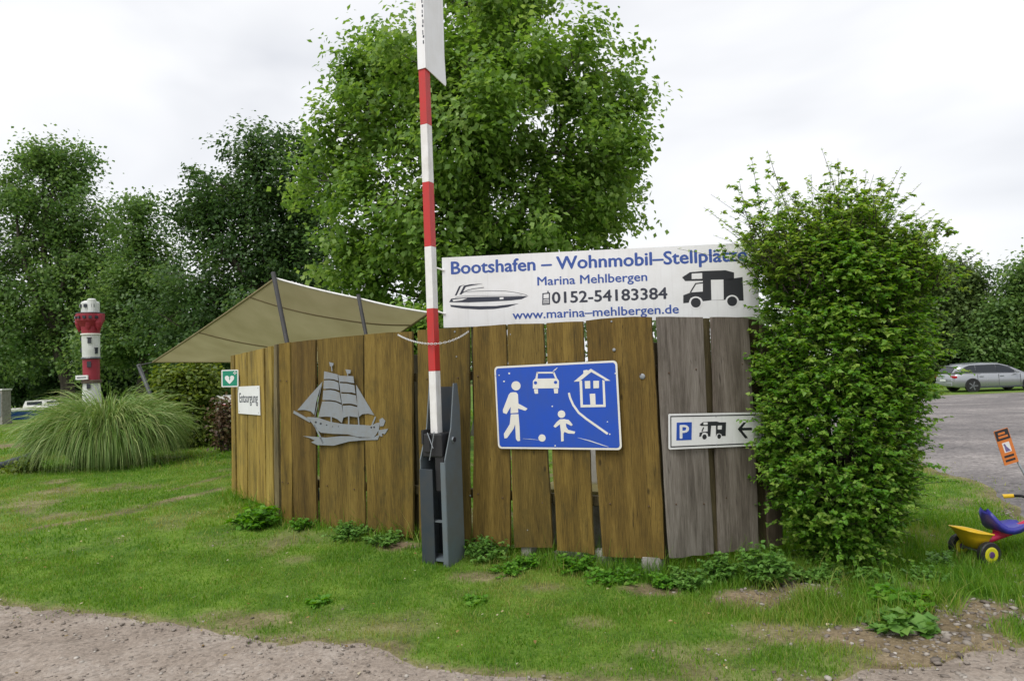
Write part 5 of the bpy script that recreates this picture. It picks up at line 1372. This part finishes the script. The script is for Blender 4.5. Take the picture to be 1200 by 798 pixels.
part('board_lettering', lambda bm: box(bm, (-4.5 * KP, -11.8 * KP - .021, zl(442)), (11.5 * KP, .004, 1.2 * KP)), M['navy_text'], lh)

# ------------------------------------------------------------------ moored boats and cabinet far left
def boat(label, px, Y, L, rz, hull_c, stripe_c, z=0.0, cover=True):
    p = foot(px, Y); p.z += z
    root = thing('motor_boat', label, 'boat', p, rz, group='boats moored on the left'); root.scale = (.8, .8, .72)
    st = np.linspace(0, 1, 12)
    def shell(bm, z0, z1, grow, top):
        rows = []
        for t in st:
            wv_ = .85 * (1 - max(0, (t - .45) / .55) ** 2.2) + .02; x = (t - .5) * L; zt = z1 + .18 * t * t
            w0 = wv_ * (.72 if z0 < .1 else 1.0)
            rows.append([bm.verts.new(c) for c in ((x, -w0, z0 + (.18 * t * t if z0 > .1 else .1 * t ** 3)), (x, -(wv_ + grow), zt), (x, wv_ + grow, zt), (x, w0, z0 + (.18 * t * t if z0 > .1 else .1 * t ** 3)))])
        for a, b_ in zip(rows, rows[1:]):
            for k in range(4): bm.faces.new((a[k], a[(k + 1) % 4], b_[(k + 1) % 4], b_[k]))
        bm.faces.new(rows[0]); bm.faces.new(rows[-1][::-1])
    part('hull', lambda bm: shell(bm, 0, .52, 0, True), hull_c, root)
    part('gunwale', lambda bm: shell(bm, .535, .66, .03, True), stripe_c, root)
    def cabin(bm):
        prof = [(-.2 * L, .67), (-.16 * L, 1.12), (.05 * L, 1.15), (.14 * L, .72), (.28 * L, .70)]
        a = [bm.verts.new((x, -.58, z_)) for x, z_ in prof]; b_ = [bm.verts.new((x, .58, z_)) for x, z_ in prof]
        for k in range(len(prof) - 1): bm.faces.new((a[k], a[k + 1], b_[k + 1], b_[k]))
        bm.faces.new(a[::-1]); bm.faces.new(b_); bm.faces.new((a[0], b_[0], b_[-1], a[-1]))
    part('cabin', cabin, M['white_paint'], root)
    part('windscreen', lambda bm: (box(bm, (-.05 * L, -.585, .97), (.18 * L, .02, .2)), box(bm, (.098 * L, 0, .92), (.02, .9, .3), Matrix.Rotation(-.55, 3, 'Y'))), Dk, root)
    part('rail', lambda bm: tube(bm, [(.15 * L, -.55, .8), (.3 * L, -.5, 1.0), (.42 * L, -.25, 1.05), (.46 * L, 0, 1.05), (.42 * L, .25, 1.05), (.3 * L, .5, 1.0), (.15 * L, .55, .8)], .018, 6), M['steel'], root)
Bl = paint('boat_blue', (.015, .06, .30), .35, var=.1, bump=0); Rd = paint('boat_red', (.32, .03, .04), .35, var=.1, bump=0)
boat('small white motor boat with blue hull at the far left', 52, 31.0, 4.4, .08, Bl, M['white_paint'], .0)
boat('white motor boat with red gunwale seen between shrub and fence', 262, 27.0, 4.6, 2.9, M['white_paint'], Rd, .0)
p = foot(-2, 27.5)
cab = thing('utility_cabinet', 'pale grey cabinet standing at the left picture edge', 'cabinet', p)
part('housing', lambda bm: box(bm, (0, 0, .72), (.64, .5, 1.26), bevel=.015), M['concrete'], cab)
part('lid', lambda bm: box(bm, (0, 0, 1.38), (.70, .56, .06), bevel=.01), M['white_paint'], cab)
part('door_panel', lambda bm: box(bm, (.02, -.262, .78), (.52, .02, .9), bevel=.006), M['steel'], cab)
part('plinth', lambda bm: box(bm, (0, 0, .05), (.68, .54, .12)), M['concrete'], cab)
# black edging beside the sandy patch
a = on_ground(-6, 552); b = on_ground(44, 534)
bm = bmesh.new(); pts = []
for t in np.linspace(0, 1, 12):
    q_ = a.lerp(b, t); pts.append(Vector((q_.x, q_.y + .1 * math.sin(3 * t), float(surf_z(q_.x, q_.y)) + .05)))
tube(bm, [q_ - pts[0] for q_ in pts], [.085 + .01 * math.sin(k * 2.1) for k in range(12)], 9)
tag(link('edging_log', bm_mesh('edging_log', bm, smooth=True), M['slate'], None, pts[0]), 'dark rounded edging log at the left edge of the lawn', 'edging')

# ------------------------------------------------------------------ parked estate car
CP = at(1160, 440, 36.0)
CP = Vector((CP.x, CP.y, float(ground_z(CP.x, CP.y)) + .008))
car = thing('parked_car', 'silver estate car parked on the far side of the gravel lot', 'car', CP, R(-4))
silver = paint('silver_paint', (.33, .345, .37), .28, metal=.55, var=.03, scale=2, bump=0, coat=.6)
glass = paint('car_glass', (.012, .016, .022), .08, var=.02, bump=0)
tyre = paint('tyre', (.012, .012, .013), .8, bump=.02); rim_m = paint('rim', (.22, .23, .25), .35, metal=.7, bump=0)
# stations from tail (x=-2.35) to nose: x, half width, sill z, belt z, roof z, roof half width
S_ = [(-2.36, .70, .42, .62, .0, 0), (-2.30, .82, .30, .88, 0, 0), (-2.10, .88, .24, .95, 0, 0), (-1.5, .91, .22, .96, 0, 0), (-.5, .915, .20, .94, 0, 0), (.5, .915, .20, .92, 0, 0), (1.0, .91, .20, .91, 0, 0), (1.5, .90, .21, .84, 0, 0), (2.0, .86, .24, .75, 0, 0), (2.25, .76, .28, .66, 0, 0), (2.36, .60, .36, .56, 0, 0)]
def body(bm):
    rows = []
    for x, w_, zs_, zb_, *_r in S_:
        mid = zs_ + (zb_ - zs_) * .55
        pr_ = [(-w_ * .93, zs_), (-w_, zs_ + .08), (-w_ * 1.005, mid), (-w_ * .985, zb_ - .05), (-w_ * .90, zb_), (0, zb_ + .035), (w_ * .90, zb_), (w_ * .985, zb_ - .05), (w_ * 1.005, mid), (w_, zs_ + .08), (w_ * .93, zs_)]
        rows.append([bm.verts.new((x, y, z)) for y, z in pr_])
    for a, b_ in zip(rows, rows[1:]):
        for k in range(len(a)): bm.faces.new((a[k], a[(k + 1) % len(a)], b_[(k + 1) % len(a)], b_[k]))
    bm.faces.new(rows[0]); bm.faces.new(rows[-1][::-1])
bo = part('body', body, silver, car, True)
G = [(-2.22, .74, .94, 1.02, .72), (-1.98, .78, .95, 1.36, .60), (-1.5, .80, .96, 1.415, .60), (-.6, .81, .945, 1.44, .61), (.1, .81, .93, 1.42, .60), (.55, .80, .92, 1.30, .58), (1.28, .74, .90, .93, .70)]
def house(bm, shrink, z_lo, z_hi):
    rows = []
    for x, wb, zb_, zr, wr_ in G:
        lo = zb_ + (zr - zb_) * z_lo; hi = zb_ + (zr - zb_) * z_hi
        wl_ = wb + (wr_ - wb) * z_lo + shrink; wh = wb + (wr_ - wb) * z_hi + shrink
        rows.append([bm.verts.new(c_) for c_ in ((x, -wl_, lo - .03), (x, -wh, hi), (x, 0, hi + .02), (x, wh, hi), (x, wl_, lo - .03))])
    for a, b_ in zip(rows, rows[1:]):
        for k in range(5): bm.faces.new((a[k], a[(k + 1) % 5], b_[(k + 1) % 5], b_[k]))
    bm.faces.new(rows[0]); bm.faces.new(rows[-1][::-1])
part('cabin', lambda bm: house(bm, 0, 0, 1), silver, car, True)
def side_glass(name, pts, s):
    """window pane lying on the cabin's flank, (x, share of height)"""
    def g(bm):
        vs_ = []
        for x, t in pts:
            xs_ = [q_[0] for q_ in G]; wb = np.interp(x, xs_, [q_[1] for q_ in G]); zb_ = np.interp(x, xs_, [q_[2] for q_ in G]); zr = np.interp(x, xs_, [q_[3] for q_ in G]); wr_ = np.interp(x, xs_, [q_[4] for q_ in G])
            vs_.append((x, s * (wb + (wr_ - wb) * t + .012), zb_ + (zr - zb_) * t))
        a = [bm.verts.new(v) for v in vs_]; b_ = [bm.verts.new((v[0], v[1] - s * .02, v[2])) for v in vs_]
        bm.faces.new(a); bm.faces.new(b_[::-1]); n_ = len(a)
        for k in range(n_): bm.faces.new((a[k], b_[k], b_[(k + 1) % n_], a[(k + 1) % n_]))
    part(name, g, glass, car)
for s in (-1, 1):
    side_glass('window', [(-1.90, .12), (-1.14, .08), (-1.12, .90), (-1.40, .88), (-1.66, .72)], s)
    side_glass('window', [(-1.12, .08), (-.12, .08), (-.12, .91), (-1.10, .90)], s)
    side_glass('window', [(-.10, .08), (.96, .12), (.52, .88), (.1, .91), (-.10, .91)], s)
part('rear_window', lambda bm: box(bm, (-2.125, 0, 1.19), (.03, 1.15, .36), Matrix.Rotation(R(35), 3, 'Y')), glass, car)
part('windscreen', lambda bm: box(bm, (.90, 0, 1.13), (.03, 1.2, .70), Matrix.Rotation(R(-62), 3, 'Y')), glass, car)
for s in (-1, 1):
    part('tail_light', lambda bm: box(bm, (-2.22, s * .72, .80), (.20, .30, .13), bevel=.02), paint('tail_light', (.40, .01, .015), .2, bump=0), car)
    part('headlight', lambda bm: box(bm, (2.16, s * .66, .64), (.26, .26, .11), bevel=.03), paint('headlight', (.6, .62, .65), .1, bump=0), car)
    part('wing_mirror', lambda bm: box(bm, (.72, s * 1.0, .98), (.14, .20, .13), bevel=.03), silver, car)
    part('roof_rail', lambda bm: tube(bm, [(-1.7, s * .55, 1.42), (-.6, s * .56, 1.475), (.1, s * .55, 1.45)], .014, 6), M['steel'], car)
    part('sill_trim', lambda bm: box(bm, (0, s * .915, .24), (2.1, .02, .07)), M['slate'], car)
    for dx in (-1.14, -.11, .95): part('door_seam', lambda bm: box(bm, (dx, s * .9175, .60), (.010, .012, .58)), M['black'], bo)
    for dx in (-.95, .05): part('door_handle', lambda bm: box(bm, (dx, s * .928, .80), (.20, .025, .028), bevel=.006), M['steel'], bo)
    for wx in (-1.40, 1.40):
        part('wheel_arch', lambda bm: tube(bm, [(wx, s * .86, .34), (wx, s * .922, .34)], .375, 28), M['black'], car)
        wh = part('wheel', lambda bm: tube(bm, [(wx, s * .72, .325), (wx, s * .93, .325)], .325, 28), tyre, car)
        part('rim', lambda bm: tube(bm, [(wx, s * .925, .325), (wx, s * .938, .325)], .235, 24), M['black'], wh)
        for k in range(5):
            a = k * 2 * math.pi / 5
            part('spoke', lambda bm: box(bm, (wx + .11 * math.cos(a), s * .942, .325 + .11 * math.sin(a)), (.24, .02, .05), Matrix.Rotation(-a, 3, 'Y')), rim_m, wh)
part('bumper', lambda bm: box(bm, (-2.34, 0, .42), (.10, 1.5, .20), bevel=.03), silver, car)
part('number_plate', lambda bm: box(bm, (-2.40, 0, .62), (.02, .52, .11)), M['white'], car)

# ------------------------------------------------------------------ tricycle
TP = on_ground(1141, 656)
TP.z = float(surf_z(TP.x, TP.y))
Yl = paint('yellow_plastic', (.72, .46, .015), .35, var=.06, bump=0); Bp = paint('blue_plastic', (.035, .035, .30), .35, var=.06, bump=0); Rpl = paint('red_plastic', (.42, .012, .06), .35, var=.06, bump=0); Lm = paint('lime_plastic', (.55, .52, .015), .4, bump=0); Pu = paint('purple_hub', (.09, .03, .16), .4, bump=0)
tri = thing('tricycle', 'child tricycle with yellow tipping tray, blue seat and red frame on the grass', 'tricycle', TP, R(10))
tri.scale = (1.0, 1.0, 1.0)
def wheel(x, y, r, w_):
    wv_ = part('wheel', lambda bm: lathe(bm, [(r * .72, -w_ / 2), (r * .94, -w_ / 2), (r, -w_ * .3), (r, w_ * .3), (r * .94, w_ / 2), (r * .72, w_ / 2)], 28, c=(x, y, r), axis='Y'), M['black'], tri, False)
    part('rim', lambda bm: lathe(bm, [(.012, -w_ * .52), (r * .5, -w_ * .56), (r * .76, -w_ * .44), (r * .76, w_ * .44), (r * .5, w_ * .56), (.012, w_ * .52)], 24, c=(x, y, r), axis='Y'), Lm, wv_)
    part('hub', lambda bm: lathe(bm, [(.002, -w_ * .66), (r * .26, -w_ * .62), (r * .28, -w_ * .5), (r * .28, w_ * .5), (r * .26, w_ * .62), (.002, w_ * .66)], 16, c=(x, y, r), axis='Y'), Pu, wv_)
wheel(0, -.15, .094, .05); wheel(0, .13, .094, .05); wheel(.72, 0, .125, .05)
part('axle', lambda bm: tube(bm, [(0, -.16, .094), (0, .16, .094)], .011, 8), M['steel'], tri)
def tray(bm):
    def ring(cx, z, rx, ry, tilt, n=28): return [bm.verts.new((cx + rx * math.copysign(abs(math.cos(t)) ** .8, math.cos(t)), ry * math.copysign(abs(math.sin(t)) ** .7, math.sin(t)), z - tilt * rx * math.cos(t))) for t in [2 * math.pi * k / n for k in range(n)]]
    o_ = [ring(0.020, 0.120, 0.065, 0.084, 0.00), ring(0.005, 0.195, 0.100, 0.106, 0.12), ring(-0.005, 0.237, 0.132, 0.129, 0.22), ring(-0.005, 0.243, 0.145, 0.140, 0.22), ring(-0.005, 0.251, 0.143, 0.138, 0.22), ring(-0.005, 0.247, 0.128, 0.121, 0.22), ring(0.005, 0.200, 0.093, 0.099, 0.12), ring(0.020, 0.132, 0.058, 0.075, 0.00)]
    for a, b_ in zip(o_, o_[1:]):
        for k in range(28): bm.faces.new((a[k], a[(k + 1) % 28], b_[(k + 1) % 28], b_[k]))
    bm.faces.new(o_[0]); bm.faces.new(o_[-1][::-1])
part('tray', tray, Yl, tri, True)
def seat(bm):
    cl = [(.125, .395), (.145, .345), (.18, .290), (.225, .255), (.285, .245), (.36, .250), (.43, .262), (.475, .26)]; hw = [.035, .075, .10, .115, .115, .10, .075, .05]
    rows = []
    for (x, z), w_ in zip(cl, hw):
        rows.append([bm.verts.new((x, w_ * u, z + .022 * u * u - (0 if abs(u) < 1.01 else 0))) for u in (-1, -.5, 0, .5, 1)] + [bm.verts.new((x + .006, w_ * .9 * u, z - .035)) for u in (1, 0, -1)])
    for a, b_ in zip(rows, rows[1:]):
        for k in range(8): bm.faces.new((a[k], a[(k + 1) % 8], b_[(k + 1) % 8], b_[k]))
    bm.faces.new(rows[0]); bm.faces.new(rows[-1][::-1])
part('seat', seat, Bp, tri, True)
part('frame', lambda bm: (tube(bm, [(.0, 0, .10), (.08, 0, .145), (.22, 0, .18), (.42, 0, .225), (.58, 0, .28), (.66, 0, .34)], [.022, .03, .034, .034, .03, .026], 10),), Rpl, tri, True)
part('seat_clip', lambda bm: box(bm, (.27, 0, .210), (.10, .07, .05), bevel=.01), Rpl, tri)
fk = part('fork', lambda bm: (tube(bm, [(0.720, -.045, .125), (0.705, -.045, .25), (0.680, -.03, .29)], .013, 8), tube(bm, [(0.720, .045, .125), (0.705, .045, .25), (0.680, .03, .29)], .013, 8), tube(bm, [(0.690, 0, .27), (0.650, 0, .42)], .018, 10)), Rpl, tri, True)
part('handlebar', lambda bm: tube(bm, [(0.560, -.20, .445), (0.610, -.12, .455), (0.645, 0, .43), (0.610, .12, .455), (0.560, .20, .445)], .013, 8), M['black'], tri, True)
for s in (-1, 1):
    part('grip', lambda bm: tube(bm, [(0.535, s * .222, .436), (0.540, s * .218, .438), (0.585, s * .165, .449)], [.022, .018, .016], 10), Yl, tri, True)
    part('pedal', lambda bm: (tube(bm, [(0.720, 0, .125), (0.720, s * .07, .125), (0.760, s * .075, .09)], .008, 6), box(bm, (0.760, s * .115, .09), (.06, .07, .02), bevel=.005)), M['black'], tri)

# ------------------------------------------------------------------ orange notice on a leaning pole
OY = 6.0
P_O = Plane(at(1160, 404, OY), at(1200, 402, OY))
root, w, h, f = sign_root('orange_notice', 'small orange and black notice on a leaning thin pole by the lot', P_O, [(1164.5, 505), (1181, 500), (1193.5, 541), (1176, 546.5)], 0)
Or = paint('orange_print', (.66, .19, .035), .5, var=.05, bump=0)
flat('panel', [rrect(-w / 2, -h / 2, w / 2, h / 2, .006)], Or, root, 0, .004)
flat('black_header', [rect(-w / 2 + .004, h * .20, w / 2 - .004, h / 2 - .004)], M['black_text'], root, .004, .001)
for i, (x0, z0, x1, z1) in enumerate(((-.28, .36, .20, .42), (-.32, .26, .34, .32))): flat('header_print', [rect(x0 * w, z0 * h, x1 * w, z1 * h)], Or, root, .005, .0006)
flat('symbol_field', [rect(-w * .22, -h * .16, w * .28, h * .12)], M['white'], root, .004, .001)
flat('dog_symbol', [[(-.14 * w, -.14 * h), (-.12 * w, .02 * h), (-.16 * w, .08 * h), (-.04 * w, .09 * h), (.02 * w, .0), (.12 * w, -.06 * h), (.22 * w, -.14 * h)]], paint('violet_print', (.16, .13, .30), .5, bump=0), root, .005, .0006)
for z0 in (-.30, -.42): flat('text_print', [rect(-w * .34, z0 * h, w * .34, (z0 + .06) * h)], M['black_text'], root, .004, .001)
rt = Matrix.Rotation(root.rotation_euler.y, 3, 'Y')
def opole(bm):
    inv = (Euler(root.rotation_euler).to_matrix()).inverted()
    t0 = Vector((w * .30, .014, -h * .05))
    g = on_ground(1221, 625); g2 = inv @ (Vector((g.x, OY, float(ground_z(g.x, OY)) - .05)) - Vector(root.location))
    tube(bm, [t0, g2], .009, 8)
part('pole', opole, M['steel'], root, True)
# ------------------------------------------------------------------ fallen leaves and clover heads
M['litter'] = leaf_mat('leaf_litter', (.16, .10, .03), (.30, .22, .06), (.55, .52, .40), trans=.2)
nn = 420
x = rng.uniform(-5, 5, nn); y = rng.uniform(3.3, 8.5, nn); k = np.abs(x) < y * .78
x, y = x[k], y[k]; nn = len(x)
me = leaves('leaf_litter', np.stack([x, y, surf_z(x, y) + rng.uniform(.012, .045, nn)], 1), np.array([0, 0, 1.0]) + .4 * rand_dir(nn), rand_dir(nn), rng.uniform(.012, .034, nn), rng.random(nn), LEAF_TOOTH)
tag(link('leaf_litter', me, M['litter']), 'small dry leaves and pale flower heads scattered over the lawn', 'leaf litter', kind='stuff')
